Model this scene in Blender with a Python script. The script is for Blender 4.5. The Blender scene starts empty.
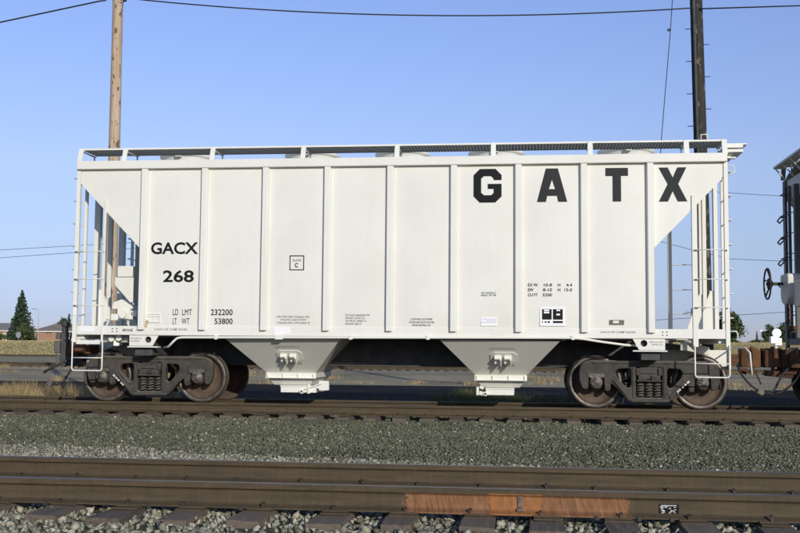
import bpy, bmesh, math, random
import numpy as np
from mathutils import Vector, Matrix
random.seed(7)
rng = np.random.default_rng(11)
R = math.radians
S = bpy.context.scene
COL = S.collection

# ------------------------------------------------------------------ camera
cd = bpy.data.cameras.new("camera")
cam = bpy.data.objects.new("camera", cd)
COL.objects.link(cam)
cd.sensor_width = 36.0
cd.lens = 1058.73 * 36 / 800
cd.clip_start = 0.1
cd.clip_end = 6000
fw = Vector((-0.11800578, 0.99005596, 0.07657561))
rt = Vector((0.99301244, 0.11772959, 0.00812692))
up = Vector((0.000969112, -0.0769995579, 0.997030656))
cam.matrix_world = Matrix(((rt.x, up.x, -fw.x, 2.3261), (rt.y, up.y, -fw.y, -19.5641), (rt.z, up.z, -fw.z, 1.0145), (0, 0, 0, 1)))
S.camera = cam

# ------------------------------------------------------------------ sky and sun
SUN_EL, SUN_AZ = 18.0, 28.0          # sun stands behind the camera, to its right
w = bpy.data.worlds.new("World")
S.world = w
w.use_nodes = True
wn = w.node_tree
bg = wn.nodes["Background"]
sky = wn.nodes.new("ShaderNodeTexSky")
sky.sky_type = 'NISHITA'
sky.sun_disc = False
sky.sun_elevation = R(SUN_EL)
sky.sun_rotation = R(180 - SUN_AZ)
sky.altitude = 0
sky.air_density = 1.0
sky.dust_density = 0.2
sky.ozone_density = 4.0
# white balance and low blue haze of this morning sky, by height above the horizon (the same all the way round)
tc = wn.nodes.new("ShaderNodeTexCoord")
sx = wn.nodes.new("ShaderNodeSeparateXYZ")
wn.links.new(tc.outputs["Generated"], sx.inputs[0])
rp = wn.nodes.new("ShaderNodeValToRGB")
TINT = [(0.0, (0.60, 0.62, 1.0)), (0.03, (0.64, 0.64, 1.0)), (0.092, (1.0, 0.82, 0.945)), (0.168, (1.43, 1.08, 1.13)), (0.243, (1.53, 1.20, 1.30)), (0.31, (1.6, 1.27, 1.40)), (0.55, (1.15, 1.05, 1.10)), (1.0, (1.0, 1.0, 1.0))]
while len(rp.color_ramp.elements) < len(TINT):
    rp.color_ramp.elements.new(0.5)
for e, (p_, c_) in zip(rp.color_ramp.elements, TINT):
    e.position = p_
    e.color = (c_[0] / 1.6, c_[1] / 1.6, c_[2] / 1.6, 1)
wn.links.new(sx.outputs[2], rp.inputs[0])
mx = wn.nodes.new("ShaderNodeMix")
mx.data_type = 'RGBA'
mx.blend_type = 'MULTIPLY'
mx.inputs[0].default_value = 1.0
wn.links.new(sky.outputs[0], mx.inputs[6])
wn.links.new(rp.outputs[0], mx.inputs[7])
wn.links.new(mx.outputs[2], bg.inputs[0])
bg.inputs[1].default_value = 0.15
sl = bpy.data.lights.new("sun", 'SUN')
sl.energy = 2.54
sl.angle = R(0.5)
sl.color = (1.0, 0.93, 0.82)
sun = bpy.data.objects.new("sun", sl)
COL.objects.link(sun)
L = Vector((math.sin(R(SUN_AZ)) * math.cos(R(SUN_EL)), -math.cos(R(SUN_AZ)) * math.cos(R(SUN_EL)), math.sin(R(SUN_EL))))
sun.rotation_euler = (-L).to_track_quat('-Z', 'Y').to_euler()
sun.location = L * 60
S.view_settings.view_transform = 'Standard'
S.view_settings.look = 'None'
S.view_settings.exposure = 0.36
S.view_settings.gamma = 1

# ------------------------------------------------------------------ materials
def rgb(c):
    return (c[0], c[1], c[2], 1)

class NT:
    def __init__(self, name, rough=0.6, metal=0.0, spec=None):
        self.m = bpy.data.materials.new(name)
        self.m.use_nodes = True
        self.t = self.m.node_tree
        self.b = self.t.nodes["Principled BSDF"]
        self.b.inputs["Roughness"].default_value = rough
        self.b.inputs["Metallic"].default_value = metal
        if spec is not None:
            self.b.inputs["Specular IOR Level"].default_value = spec
        self.co = None
    def n(self, typ, **kw):
        nd = self.t.nodes.new(typ)
        for k, v in kw.items():
            setattr(nd, k, v)
        return nd
    def l(self, a, b):
        self.t.links.new(a, b)
    def coord(self, scale=(1, 1, 1), kind="Object"):
        c = self.n("ShaderNodeTexCoord")
        mp = self.n("ShaderNodeMapping")
        mp.inputs["Scale"].default_value = scale
        self.l(c.outputs[kind], mp.inputs[0])
        return mp.outputs[0]
    def geo(self, scale=(1, 1, 1)):
        c = self.n("ShaderNodeNewGeometry")
        mp = self.n("ShaderNodeMapping")
        mp.inputs["Scale"].default_value = scale
        self.l(c.outputs["Position"], mp.inputs[0])
        return mp.outputs[0]
    def noise(self, vec, scale, detail=4, rough=0.6):
        nd = self.n("ShaderNodeTexNoise")
        nd.inputs["Scale"].default_value = scale
        nd.inputs["Detail"].default_value = detail
        nd.inputs["Roughness"].default_value = rough
        if vec is not None:
            self.l(vec, nd.inputs["Vector"])
        return nd.outputs["Fac"]
    def ramp(self, fac, stops):
        nd = self.n("ShaderNodeValToRGB")
        el = nd.color_ramp.elements
        while len(el) < len(stops):
            el.new(0.5)
        for e, (p, c) in zip(el, stops):
            e.position = p
            e.color = rgb(c) if not isinstance(c, (int, float)) else (c, c, c, 1)
        self.l(fac, nd.inputs[0])
        return nd.outputs[0]
    def mix(self, fac, a, b, mode='MIX'):
        nd = self.n("ShaderNodeMix", data_type='RGBA', blend_type=mode)
        for sock, v in ((nd.inputs[0], fac), (nd.inputs[6], a), (nd.inputs[7], b)):
            if hasattr(v, "is_linked"):
                self.l(v, sock)
            elif isinstance(v, (int, float)):
                sock.default_value = v
            else:
                sock.default_value = rgb(v)
        return nd.outputs[2]
    def math(self, op, a, b=0.0):
        nd = self.n("ShaderNodeMath", operation=op)
        for sock, v in ((nd.inputs[0], a), (nd.inputs[1], b)):
            if hasattr(v, "is_linked"):
                self.l(v, sock)
            else:
                sock.default_value = v
        return nd.outputs[0]
    def color(self, c):
        if hasattr(c, "is_linked"):
            self.l(c, self.b.inputs["Base Color"])
        else:
            self.b.inputs["Base Color"].default_value = rgb(c)
        return self
    def rough(self, c):
        self.l(c, self.b.inputs["Roughness"])
        return self
    def bump(self, h, strength=0.3, dist=0.01):
        nd = self.n("ShaderNodeBump")
        nd.inputs["Strength"].default_value = strength
        nd.inputs["Distance"].default_value = dist
        self.l(h, nd.inputs["Height"])
        self.l(nd.outputs[0], self.b.inputs["Normal"])
        return self

def mottled(name, a, b, scale=6, rough=0.7, metal=0, bump=0.2, stretch=(1, 1, 1), dist=0.01):
    k = NT(name, rough, metal)
    v = k.geo(stretch)
    f = k.noise(v, scale, 6, 0.65)
    k.color(k.ramp(f, [(0.3, a), (0.7, b)]))
    if bump:
        k.bump(k.noise(v, scale * 3, 4), bump, dist)
    return k.m

def paint(name, base, dirt, rough=0.42, amount=0.5):
    k = NT(name, rough)
    v = k.geo()
    big = k.ramp(k.noise(v, 0.9, 5, 0.6), [(0.42, 0.0), (0.75, amount)])
    streak = k.ramp(k.noise(k.geo((5, 5, 0.35)), 2.2, 5, 0.7), [(0.5, 0.0), (0.8, amount * 0.7)])
    c = k.mix(big, base, dirt)
    c = k.mix(streak, c, dirt)
    spk = k.ramp(k.noise(v, 38, 2, 0.5), [(0.70, 0.0), (0.76, amount * 0.5)])
    c = k.mix(spk, c, (dirt[0] * 0.6, dirt[1] * 0.5, dirt[2] * 0.4))
    k.color(c)
    k.rough(k.ramp(k.noise(v, 3, 3), [(0.3, rough - 0.06), (0.7, rough + 0.15)]))
    k.bump(k.noise(v, 1.3, 2, 0.4), 0.10, 0.02)
    return k.m

def dusty_lit_top(name, a, b, scale=6, rough=0.7, metal=0, bump=0.2):
    """dusty cast steel, with a lit look painted pale on whatever faces up"""
    k = NT(name, rough, metal)
    v = k.geo()
    f = k.noise(v, scale, 6, 0.65)
    c = k.ramp(f, [(0.3, a), (0.7, b)])
    g = k.n("ShaderNodeNewGeometry")
    sp = k.n("ShaderNodeSeparateXYZ")
    k.l(g.outputs["Normal"], sp.inputs[0])
    top = k.ramp(sp.outputs[2], [(0.15, 0.0), (0.8, 0.8)])
    c = k.mix(top, c, (0.20, 0.185, 0.15))  # upward faces painted paler: light from above put into the colour
    gr = k.ramp(k.noise(k.geo((1, 1, 0.6)), 3.5, 5, 0.7), [(0.45, 0.0), (0.7, 0.55)])
    c = k.mix(gr, c, (0.085, 0.068, 0.048))
    k.color(c)
    k.bump(k.noise(v, scale * 4, 4), bump, 0.01)
    return k.m

M = {}
M['white'] = paint("white_paint", (0.765, 0.772, 0.692), (0.60, 0.57, 0.48), 0.42, 0.28)
M['trim'] = paint("white_trim_paint", (0.778, 0.780, 0.705), (0.60, 0.57, 0.48), 0.42, 0.28)
M['board'] = paint("galvanised_grating", (0.20, 0.21, 0.205), (0.14, 0.14, 0.135), 0.5)
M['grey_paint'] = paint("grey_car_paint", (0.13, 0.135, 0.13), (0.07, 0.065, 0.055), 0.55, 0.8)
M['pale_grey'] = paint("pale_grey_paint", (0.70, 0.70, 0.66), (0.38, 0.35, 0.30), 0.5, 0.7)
M['sticker'] = NT("white_label", 0.5).color((0.86, 0.86, 0.86)).m
M['under'] = mottled("dark_paint_and_sill_shade", (0.035, 0.037, 0.036), (0.085, 0.087, 0.083), 5, 0.75)  # dark paint; on the center sill it stands in for shade
M['black'] = NT("black_lettering", 0.6, 0, 0.15).color((0.010, 0.0115, 0.012)).m
M['fine'] = NT("small_dark_print", 0.6).color((0.16, 0.16, 0.15)).m
M['blue_print'] = NT("blue_print", 0.6).color((0.2, 0.22, 0.5)).m
M['truck'] = dusty_lit_top("dusty_lit_top_steel", (0.026, 0.025, 0.021), (0.075, 0.070, 0.056), 9, 0.8, 0, 0.35)
M['truck_dark'] = mottled("greasy_steel", (0.02, 0.019, 0.018), (0.06, 0.054, 0.045), 12, 0.6)
M['cap'] = mottled("bearing_end_cap", (0.06, 0.052, 0.04), (0.20, 0.18, 0.145), 25, 0.55, 0.3)
M['wheel_rust'] = mottled("rusty_wheel_plate", (0.052, 0.034, 0.022), (0.125, 0.085, 0.055), 5, 0.75)
M['wheel_steel'] = mottled("worn_wheel_rim", (0.075, 0.062, 0.050), (0.20, 0.175, 0.15), 14, 0.45, 0.55, 0.1)
M['rust'] = mottled("brown_rust", (0.035, 0.018, 0.010), (0.19, 0.085, 0.032), 4, 0.85)
M['rubber'] = NT("black_rubber", 0.7).color((0.02, 0.02, 0.02)).m
M['metal'] = NT("pale_metal_fitting", 0.4, 0.6).color((0.5, 0.5, 0.48)).m
M['tan'] = mottled("tan_tag_board", (0.45, 0.34, 0.2), (0.6, 0.5, 0.34), 20)

def rail_side(name, a, b, orange=None):
    k = NT(name, 0.8)
    v = k.geo()
    f = k.noise(k.geo((0.5, 4, 4)), 5, 6, 0.7)
    c = k.ramp(f, [(0.3, a), (0.72, b)])
    st = k.ramp(k.noise(k.geo((30, 1, 1.2)), 1.0, 3, 0.6), [(0.35, 0.0), (0.8, 0.35)])
    c = k.mix(st, c, (a[0] * 0.55, a[1] * 0.55, a[2] * 0.55))
    if orange:
        x0, x1, z1 = orange
        sp = k.n("ShaderNodeSeparateXYZ")
        k.l(v, sp.inputs[0])
        wob = k.math('MULTIPLY', k.math('SUBTRACT', k.noise(k.geo((9, 1, 5)), 3, 4), 0.5), 0.14)
        xx = k.math('ADD', sp.outputs[0], wob)
        inside = k.math('MULTIPLY', k.math('GREATER_THAN', xx, x0), k.math('LESS_THAN', xx, x1))
        inside = k.math('MULTIPLY', inside, k.math('LESS_THAN', sp.outputs[2], z1))
        sk = k.n("ShaderNodeVectorRotate", rotation_type='Y_AXIS')
        k.l(v, sk.inputs[0])
        sk.inputs["Angle"].default_value = R(14)
        mp = k.n("ShaderNodeMapping")
        mp.inputs["Scale"].default_value = (30, 1, 4)
        k.l(sk.outputs[0], mp.inputs[0])
        str2 = k.noise(mp.outputs[0], 1.4, 5, 0.75)
        oc = k.ramp(str2, [(0.30, (0.10, 0.052, 0.024)), (0.5, (0.22, 0.098, 0.038)), (0.70, (0.33, 0.185, 0.10))])
        c = k.mix(k.math('MULTIPLY', inside, 0.9), c, oc)
        # heat-tinted rust straight below and along the head at the weld
        hot = k.math('MULTIPLY', k.math('GREATER_THAN', xx, 2.06), k.math('LESS_THAN', xx, 2.44))
        hot = k.math('MULTIPLY', hot, k.math('LESS_THAN', sp.outputs[2], -0.058))
        hot = k.math('MULTIPLY', hot, k.ramp(k.noise(k.geo((18, 1, 4)), 1.2, 4, 0.7), [(0.35, 0.1), (0.65, 0.85)]))
        c = k.mix(hot, c, (0.36, 0.14, 0.035))
    k.color(c)
    k.bump(k.noise(v, 40, 4), 0.25, 0.004)
    return k.m
M['rail'] = rail_side("rusty_rail", (0.048, 0.036, 0.019), (0.105, 0.074, 0.037))
M['rail_orange'] = rail_side("rusty_rail_fresh_weld", (0.048, 0.036, 0.019), (0.105, 0.074, 0.037), (1.42, 3.08, -0.067))
M['rail_top'] = mottled("polished_rail_top", (0.10, 0.095, 0.10), (0.17, 0.16, 0.165), 20, 0.40, 0.7, 0.05)
M['rail_dull'] = mottled("dull_rail_top", (0.13, 0.115, 0.085), (0.21, 0.185, 0.14), 20, 0.5, 0.5, 0.05)

def tie_mat():
    k = NT("weathered_tie_wood", 0.9)
    v = k.geo((14, 1.2, 14))
    f = k.noise(v, 2, 6, 0.7)
    oi = k.n("ShaderNodeObjectInfo")
    c = k.ramp(f, [(0.3, (0.055, 0.043, 0.033)), (0.7, (0.17, 0.135, 0.10))])
    c = k.mix(k.math('MULTIPLY', oi.outputs["Random"], 0.5), c, (0.19, 0.15, 0.11))
    k.color(c)
    k.bump(f, 0.6, 0.02)
    return k.m
M['tie'] = tie_mat()

def stone_mat(name, stops):
    k = NT(name, 0.85, 0.0, 0.25)
    g = k.n("ShaderNodeNewGeometry")
    c = k.ramp(g.outputs["Random Per Island"], stops)
    n = k.ramp(k.noise(k.geo(), 60, 3), [(0.3, 0.75), (0.7, 1.2)])
    c = k.mix(1.0, c, n, 'MULTIPLY')
    big = k.ramp(k.noise(k.geo((0.4, 1.0, 1)), 1.0, 3), [(0.35, 0.85), (0.65, 1.12)])
    k.color(k.mix(1.0, c, big, 'MULTIPLY'))
    return k.m
M['stone'] = stone_mat("grey_green_ballast", [(0.0, (0.075, 0.079, 0.050)), (0.35, (0.118, 0.122, 0.076)), (0.75, (0.168, 0.170, 0.108)), (0.978, (0.225, 0.215, 0.145)), (0.984, (0.46, 0.44, 0.34)), (1.0, (0.66, 0.63, 0.52))])
M['stone_pale'] = stone_mat("pale_ballast", [(0.0, (0.13, 0.12, 0.085)), (0.5, (0.27, 0.27, 0.195)), (1.0, (0.46, 0.43, 0.33))])

def ground_mat(name, a, b, c3, sc=0.5, speck=60, bump=0.5):
    k = NT(name, 0.98, 0.0, 0.06)
    v = k.geo()
    f = k.noise(v, sc, 8, 0.65)
    c = k.ramp(f, [(0.3, a), (0.5, b), (0.72, c3)])
    s = k.ramp(k.noise(v, speck, 3, 0.7), [(0.3, 0.55), (0.7, 1.45)])
    k.color(k.mix(1.0, c, s, 'MULTIPLY'))
    k.bump(k.noise(v, speck, 4, 0.7), bump, 0.03)
    return k.m
M['ballast_bed'] = ground_mat("ballast_bed", (0.05, 0.053, 0.035), (0.085, 0.09, 0.06), (0.12, 0.12, 0.085), 0.7, 28, 0.8)
M['yard'] = ground_mat("yard_gravel", (0.22, 0.185, 0.12), (0.33, 0.285, 0.19), (0.42, 0.36, 0.25), 0.22, 9)
M['asphalt'] = ground_mat("old_asphalt", (0.012, 0.012, 0.013), (0.018, 0.0175, 0.0175), (0.036, 0.032, 0.026), 0.35, 20, 0.3)
M['soil'] = ground_mat('dark_weedy_soil', (0.010, 0.012, 0.006), (0.020, 0.021, 0.010), (0.075, 0.06, 0.03), 0.6, 25)
M['track_gravel'] = ground_mat("pale_track_gravel", (0.22, 0.195, 0.14), (0.31, 0.275, 0.20), (0.40, 0.36, 0.27), 0.4, 9)

def field_mat():
    k = NT("dry_grass_field", 0.95, 0.0, 0.1)
    f = k.noise(k.geo((0.12, 0.5, 1)), 0.6, 7, 0.7)
    c = k.ramp(f, [(0.28, (0.28, 0.25, 0.08)), (0.45, (0.42, 0.36, 0.13)), (0.6, (0.58, 0.46, 0.22)), (0.8, (0.66, 0.52, 0.29))])
    s = k.ramp(k.noise(k.geo((1, 0.5, 1)), 1.7, 5, 0.8), [(0.3, 0.6), (0.7, 1.3)])
    k.color(k.mix(1.0, c, s, 'MULTIPLY'))
    k.bump(k.noise(k.geo(), 2.5, 5, 0.8), 1.0, 0.3)
    return k.m
M['field'] = field_mat()

def leaf_mat(name, stops, rough=0.7):
    k = NT(name, rough)
    g = k.n("ShaderNodeNewGeometry")
    k.color(k.ramp(g.outputs["Random Per Island"], stops))
    return k.m
M['conifer'] = leaf_mat("conifer_needles", [(0, (0.012, 0.030, 0.014)), (0.6, (0.028, 0.060, 0.026)), (1, (0.055, 0.095, 0.04))])
M['leaf'] = leaf_mat("broad_leaves", [(0, (0.022, 0.040, 0.012)), (0.6, (0.045, 0.075, 0.022)), (1, (0.085, 0.12, 0.038))])
M['bush'] = leaf_mat("hedge_leaves", [(0, (0.03, 0.05, 0.014)), (0.6, (0.06, 0.095, 0.028)), (1, (0.11, 0.14, 0.05))])
M['dry'] = leaf_mat("dry_weed_blades", [(0, (0.20, 0.14, 0.06)), (0.5, (0.34, 0.25, 0.11)), (1, (0.50, 0.39, 0.20))])
M['straw'] = leaf_mat("field_straw", [(0, (0.34, 0.29, 0.10)), (0.5, (0.55, 0.44, 0.20)), (1, (0.72, 0.58, 0.33))])
M['weed'] = leaf_mat("green_weed_blades", [(0, (0.045, 0.07, 0.02)), (0.6, (0.10, 0.12, 0.04)), (1, (0.24, 0.21, 0.09))])
M['bark'] = mottled("tree_bark", (0.05, 0.035, 0.024), (0.11, 0.08, 0.055), 6, 0.9)

def pole_mat(name, a, b, dark, amt):
    k = NT(name, 0.85)
    f = k.noise(k.geo((9, 9, 0.5)), 1.6, 6, 0.7)
    c = k.ramp(f, [(0.3, a), (0.68, b)])
    sp = k.ramp(k.noise(k.geo((9, 9, 3.2)), 1.1, 2, 0.5), [(0.60, 0.0), (0.66, amt)])
    k.color(k.mix(sp, c, dark))
    k.bump(f, 0.5, 0.02)
    return k.m
M['pole_light'] = pole_mat("pale_pole_wood", (0.30, 0.21, 0.125), (0.60, 0.48, 0.34), (0.10, 0.065, 0.04), 0.85)
M['pole_dark'] = pole_mat("creosoted_pole_wood", (0.014, 0.013, 0.011), (0.042, 0.037, 0.028), (0.28, 0.27, 0.24), 0.5)
M['wire'] = NT("black_cable", 0.6).color((0.02, 0.02, 0.022)).m
M['galv'] = NT("galvanised_steel", 0.45, 0.7).color((0.45, 0.46, 0.47)).m
M['roof_grey'] = mottled("grey_shingles", (0.17, 0.16, 0.155), (0.27, 0.25, 0.24), 3, 0.9)
M['roof_brown'] = mottled("brown_shingles", (0.19, 0.15, 0.13), (0.29, 0.24, 0.21), 3, 0.9)
M['stucco'] = mottled("cream_stucco", (0.62, 0.55, 0.33), (0.70, 0.63, 0.40), 2, 0.9)
M['stucco_w'] = mottled("white_stucco", (0.68, 0.65, 0.60), (0.76, 0.73, 0.67), 2, 0.9)
M['fence_wood'] = mottled("reddish_fence_board", (0.30, 0.16, 0.10), (0.42, 0.26, 0.17), 3, 0.9)
M['glass'] = NT("dark_window_glass", 0.08).color((0.03, 0.035, 0.045)).m

# ------------------------------------------------------------------ mesh builder
class MB:
    def __init__(self):
        self.v, self.f, self.mi, self.sm = [], [], [], []
        self.cur = 0
        self.smooth = False
    def add(self, vs, fs):
        o = len(self.v)
        self.v += [tuple(p) for p in vs]
        for f in fs:
            self.f.append([i + o for i in f])
            self.mi.append(self.cur)
            self.sm.append(self.smooth)
    def box(self, c, s, rot=None):
        x, y, z = s[0] / 2, s[1] / 2, s[2] / 2
        vs = [Vector((a, b, d)) for a in (-x, x) for b in (-y, y) for d in (-z, z)]
        if rot is not None:
            vs = [rot @ p for p in vs]
        vs = [p + Vector(c) for p in vs]
        self.add(vs, [(0, 1, 3, 2), (4, 6, 7, 5), (0, 4, 5, 1), (2, 3, 7, 6), (0, 2, 6, 4), (1, 5, 7, 3)])
        return self
    def bar(self, x0, x1, y0, y1, z0, z1):
        return self.box(((x0 + x1) / 2, (y0 + y1) / 2, (z0 + z1) / 2), (abs(x1 - x0), abs(y1 - y0), abs(z1 - z0)))
    def beam(self, a, b, wd, ht, upv=(0, 0, 1)):
        a, b = Vector(a), Vector(b)
        d = (b - a)
        ln = d.length
        d.normalize()
        u = Vector(upv)
        s = d.cross(u)
        if s.length < 1e-4:
            s = d.cross(Vector((0, 1, 0)))
        s.normalize()
        u = s.cross(d)
        rot = Matrix((d, s, u)).transposed()
        return self.box((a + b) / 2, (ln, wd, ht), rot)
    def cyl(self, a, b, r, n=12, r1=None, cap=True):
        a, b = Vector(a), Vector(b)
        r1 = r if r1 is None else r1
        d = (b - a).normalized()
        u = d.orthogonal().normalized()
        s = d.cross(u)
        vs = []
        for i in range(n):
            t = 2 * math.pi * i / n
            q = u * math.cos(t) + s * math.sin(t)
            vs.append(a + q * r)
            vs.append(b + q * r1)
        fs = [(2 * i, 2 * ((i + 1) % n), 2 * ((i + 1) % n) + 1, 2 * i + 1) for i in range(n)]
        old = self.smooth
        self.smooth = n > 7
        self.add(vs, fs)
        self.smooth = False
        if cap:
            self.add([vs[2 * i] for i in range(n)][::-1], [list(range(n))])
            self.add([vs[2 * i + 1] for i in range(n)], [list(range(n))])
        self.smooth = old
        return self
    def tube(self, pts, r, n=6, closed=False):
        pts = [Vector(p) for p in pts]
        m = len(pts)
        vs, fs = [], []
        u = None
        for i, p in enumerate(pts):
            if closed:
                d = pts[(i + 1) % m] - pts[i - 1]
            else:
                d = pts[min(i + 1, m - 1)] - pts[max(i - 1, 0)]
            d.normalize()
            if u is None:
                u = d.orthogonal().normalized()
            else:
                u = (u - d * u.dot(d)).normalized()
            s = d.cross(u)
            for k in range(n):
                t = 2 * math.pi * k / n
                vs.append(p + (u * math.cos(t) + s * math.sin(t)) * r)
        for i in range(m if closed else m - 1):
            a, b = i * n, ((i + 1) % m) * n
            for k in range(n):
                k2 = (k + 1) % n
                fs.append((a + k, a + k2, b + k2, b + k))
        if not closed:
            fs.append(list(range(n))[::-1])
            fs.append([(m - 1) * n + k for k in range(n)])
        old = self.smooth
        self.smooth = True
        self.add(vs, fs)
        self.smooth = old
        return self
    def prism(self, poly, fn, a, b):
        """poly: 2D points; fn(u, v, t) -> 3D point; extruded from t=a to t=b"""
        n = len(poly)
        vs = [fn(u, v, a) for u, v in poly] + [fn(u, v, b) for u, v in poly]
        fs = [list(range(n))[::-1], list(range(n, 2 * n))]
        fs += [(i, (i + 1) % n, n + (i + 1) % n, n + i) for i in range(n)]
        self.add(vs, fs)
        return self
    def lathe(self, prof, o, axis, n=32, mats=None, smooth=True):
        """prof: (t along axis, radius)"""
        o, ax = Vector(o), Vector(axis).normalized()
        u = ax.orthogonal().normalized()
        s = ax.cross(u)
        vs = []
        for t, r in prof:
            for k in range(n):
                a = 2 * math.pi * k / n
                vs.append(o + ax * t + (u * math.cos(a) + s * math.sin(a)) * r)
        old, oc = self.smooth, self.cur
        self.smooth = smooth
        base = len(self.v)
        self.v += [tuple(p) for p in vs]
        for i in range(len(prof) - 1):
            for k in range(n):
                k2 = (k + 1) % n
                self.f.append([base + i * n + k, base + i * n + k2, base + (i + 1) * n + k2, base + (i + 1) * n + k])
                self.mi.append(mats[i] if mats else oc)
                self.sm.append(smooth)
        self.smooth = old
        return self
    def mesh(self, name, mats):
        me = bpy.data.meshes.new(name)
        me.from_pydata(self.v, [], self.f)
        for m in (mats if isinstance(mats, (list, tuple)) else [mats]):
            me.materials.append(m)
        me.polygons.foreach_set("material_index", self.mi)
        me.polygons.foreach_set("use_smooth", self.sm)
        bm = bmesh.new()
        bm.from_mesh(me)
        bmesh.ops.recalc_face_normals(bm, faces=bm.faces)
        bm.to_mesh(me)
        bm.free()
        me.update()
        return me
    def build(self, name, mats, parent=None, bev=0.0, loc=None):
        return link(name, self.mesh(name, mats), parent, bev, loc)

def link(name, me, parent=None, bev=0.0, loc=None, rotz=0.0):
    o = bpy.data.objects.new(name, me)
    COL.objects.link(o)
    if parent is not None:
        o.parent = parent
    if loc is not None:
        o.location = loc
    if rotz:
        o.rotation_euler = (0, 0, rotz)
    if bev:
        b = o.modifiers.new("bevel", 'BEVEL')
        b.width = bev
        b.segments = 2
        b.limit_method = 'ANGLE'
        b.angle_limit = R(40)
    return o

def tag(o, label=None, cat=None, group=None, kind=None):
    for k, v in (("label", label), ("category", cat), ("group", group), ("kind", kind)):
        if v:
            o[k] = v
    return o

def thing(name, label, cat, loc=(0, 0, 0), group=None, rotz=0):
    o = bpy.data.objects.new(name, None)
    o.empty_display_size = 0.3
    COL.objects.link(o)
    o.location = loc
    o.rotation_euler = (0, 0, rotz)
    return tag(o, label, cat, group)

def fillet(poly, r, seg=4):
    out = []
    n = len(poly)
    for i in range(n):
        p0, p1, p2 = Vector(poly[i - 1]), Vector(poly[i]), Vector(poly[(i + 1) % n])
        a, b = p0 - p1, p2 - p1
        la, lb = a.length, b.length
        a.normalize()
        b.normalize()
        d = min(r, la * 0.45, lb * 0.45)
        q0, q1 = p1 + a * d, p1 + b * d
        for k in range(seg + 1):
            t = k / seg
            out.append(tuple(q0 * (1 - t) ** 2 + p1 * 2 * t * (1 - t) + q1 * t ** 2))
    return out

def plate_mesh(polys, half, bevel=0.0, mat=None, name="plate"):
    """outline + holes in the x,z plane, thickness 2*half along y"""
    cu = bpy.data.curves.new(name, 'CURVE')
    cu.dimensions = '2D'
    cu.fill_mode = 'BOTH'
    cu.extrude = half
    cu.bevel_depth = bevel
    cu.bevel_resolution = 1
    for p in polys:
        sp = cu.splines.new('POLY')
        sp.points.add(len(p) - 1)
        for q, (x, y) in zip(sp.points, p):
            q.co = (x, y, 0, 1)
        sp.use_cyclic_u = True
    ob = bpy.data.objects.new(name, cu)
    COL.objects.link(ob)
    dg = bpy.context.evaluated_depsgraph_get()
    me = bpy.data.meshes.new_from_object(ob.evaluated_get(dg))
    bpy.data.objects.remove(ob)
    bpy.data.curves.remove(cu)
    me.transform(Matrix.Rotation(R(90), 4, 'X'))
    me.name = name
    me.materials.clear()
    if mat:
        me.materials.append(mat)
    return me

# ------------------------------------------------------------------ setting: ground
def crest(x):
    return 2.22 + 0.0045 * max(-120, min(80, x))
def gz(x, y):
    """height of the ground"""
    if y < -14: return -0.33
    if y < -9.0: return -0.30
    if y < 2.0: return -0.29
    if y < 5.0: return -0.29 - 0.16 * (y - 2) / 3
    if y < 30: return -0.45
    if y < 36: return -0.45 + 0.19 * (y - 30) / 6
    if y < 95: return -0.26
    if y < 175:
        t = (y - 95) / 80
        t = t * t * (3 - 2 * t)
        return -0.26 + (crest(x) + 0.26) * t
    return crest(x)

def sheet(name, xs, ys, zf, mat, kind='structure'):
    xs, ys = list(xs), list(ys)
    mb = MB()
    mb.smooth = True
    vs = [(x, y, zf(x, y)) for y in ys for x in xs]
    n = len(xs)
    fs = [(j * n + i, j * n + i + 1, (j + 1) * n + i + 1, (j + 1) * n + i) for j in range(len(ys) - 1) for i in range(n - 1)]
    mb.add(vs, fs)
    return tag(mb.build(name, mat), kind=kind)

XS = [-3000, -900, -400, -250, -160, -120, -90, -60, -40, -25, -12, 0, 12, 25, 40, 60, 80, 120, 200, 400, 900, 3000]
YS = [-300, -60, -30, -16, -14, -9.0, 2, 3, 5, 8, 12, 20, 30, 32, 34, 36, 50, 70, 92]
sheet("yard_ground", XS, YS, gz, M['yard'])
YF = [92, 95] + list(range(100, 180, 6)) + [185, 220, 300, 500, 1000, 4000]
sheet("grass_field", XS, YF, lambda x, y: gz(x, y) + (0.0 if y > 92 else 0.0), M['field'])
wob = lambda x, y: 0.03 * math.sin(x * 1.7 + y * 0.9) + 0.02 * math.sin(x * 3.9 - y * 2.1)
def frange(a, b, st):
    return [a + st * i for i in range(int(round((b - a) / st)) + 1)]
def bz(x, y):
    base = -0.228 + 0.3 * wob(x, y)
    if y > -1.9:
        base -= 0.068 * min(1, (y + 1.9) / 0.8)
    if y > 1.5:
        base -= (y - 1.5) * 0.14
    if -13.0 < y < -8.9:
        base = -0.285 + 0.2 * wob(x, y)
    if y < -13.0:
        base = -0.29 - (y + 13.0) * -0.06
    return base
sheet("ballast_bed", [-60, -30] + frange(-15, 18, 0.5) + [30, 60], frange(-14, 3, 0.25), bz, M['ballast_bed'])
sheet("asphalt_road", [-120, -60, -30, 0, 30, 60, 120], [8.15, 12, 16, 19, 21.5], lambda x, y: -0.445, M['asphalt'])
sheet("weedy_soil", [-120, -60, -30, -15, 0, 15, 30, 60, 120], [2.6, 3.4, 4.2, 5.0, 6.0, 8.2], lambda x, y: gz(x, y) + 0.008, M['soil'])
sheet("far_track_bed", [-160, -80, -40, 0, 40, 80, 160], [34, 36.6, 42.2, 44], lambda x, y: -0.243 if 36 < y < 43 else -0.31, M['track_gravel'])

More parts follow.
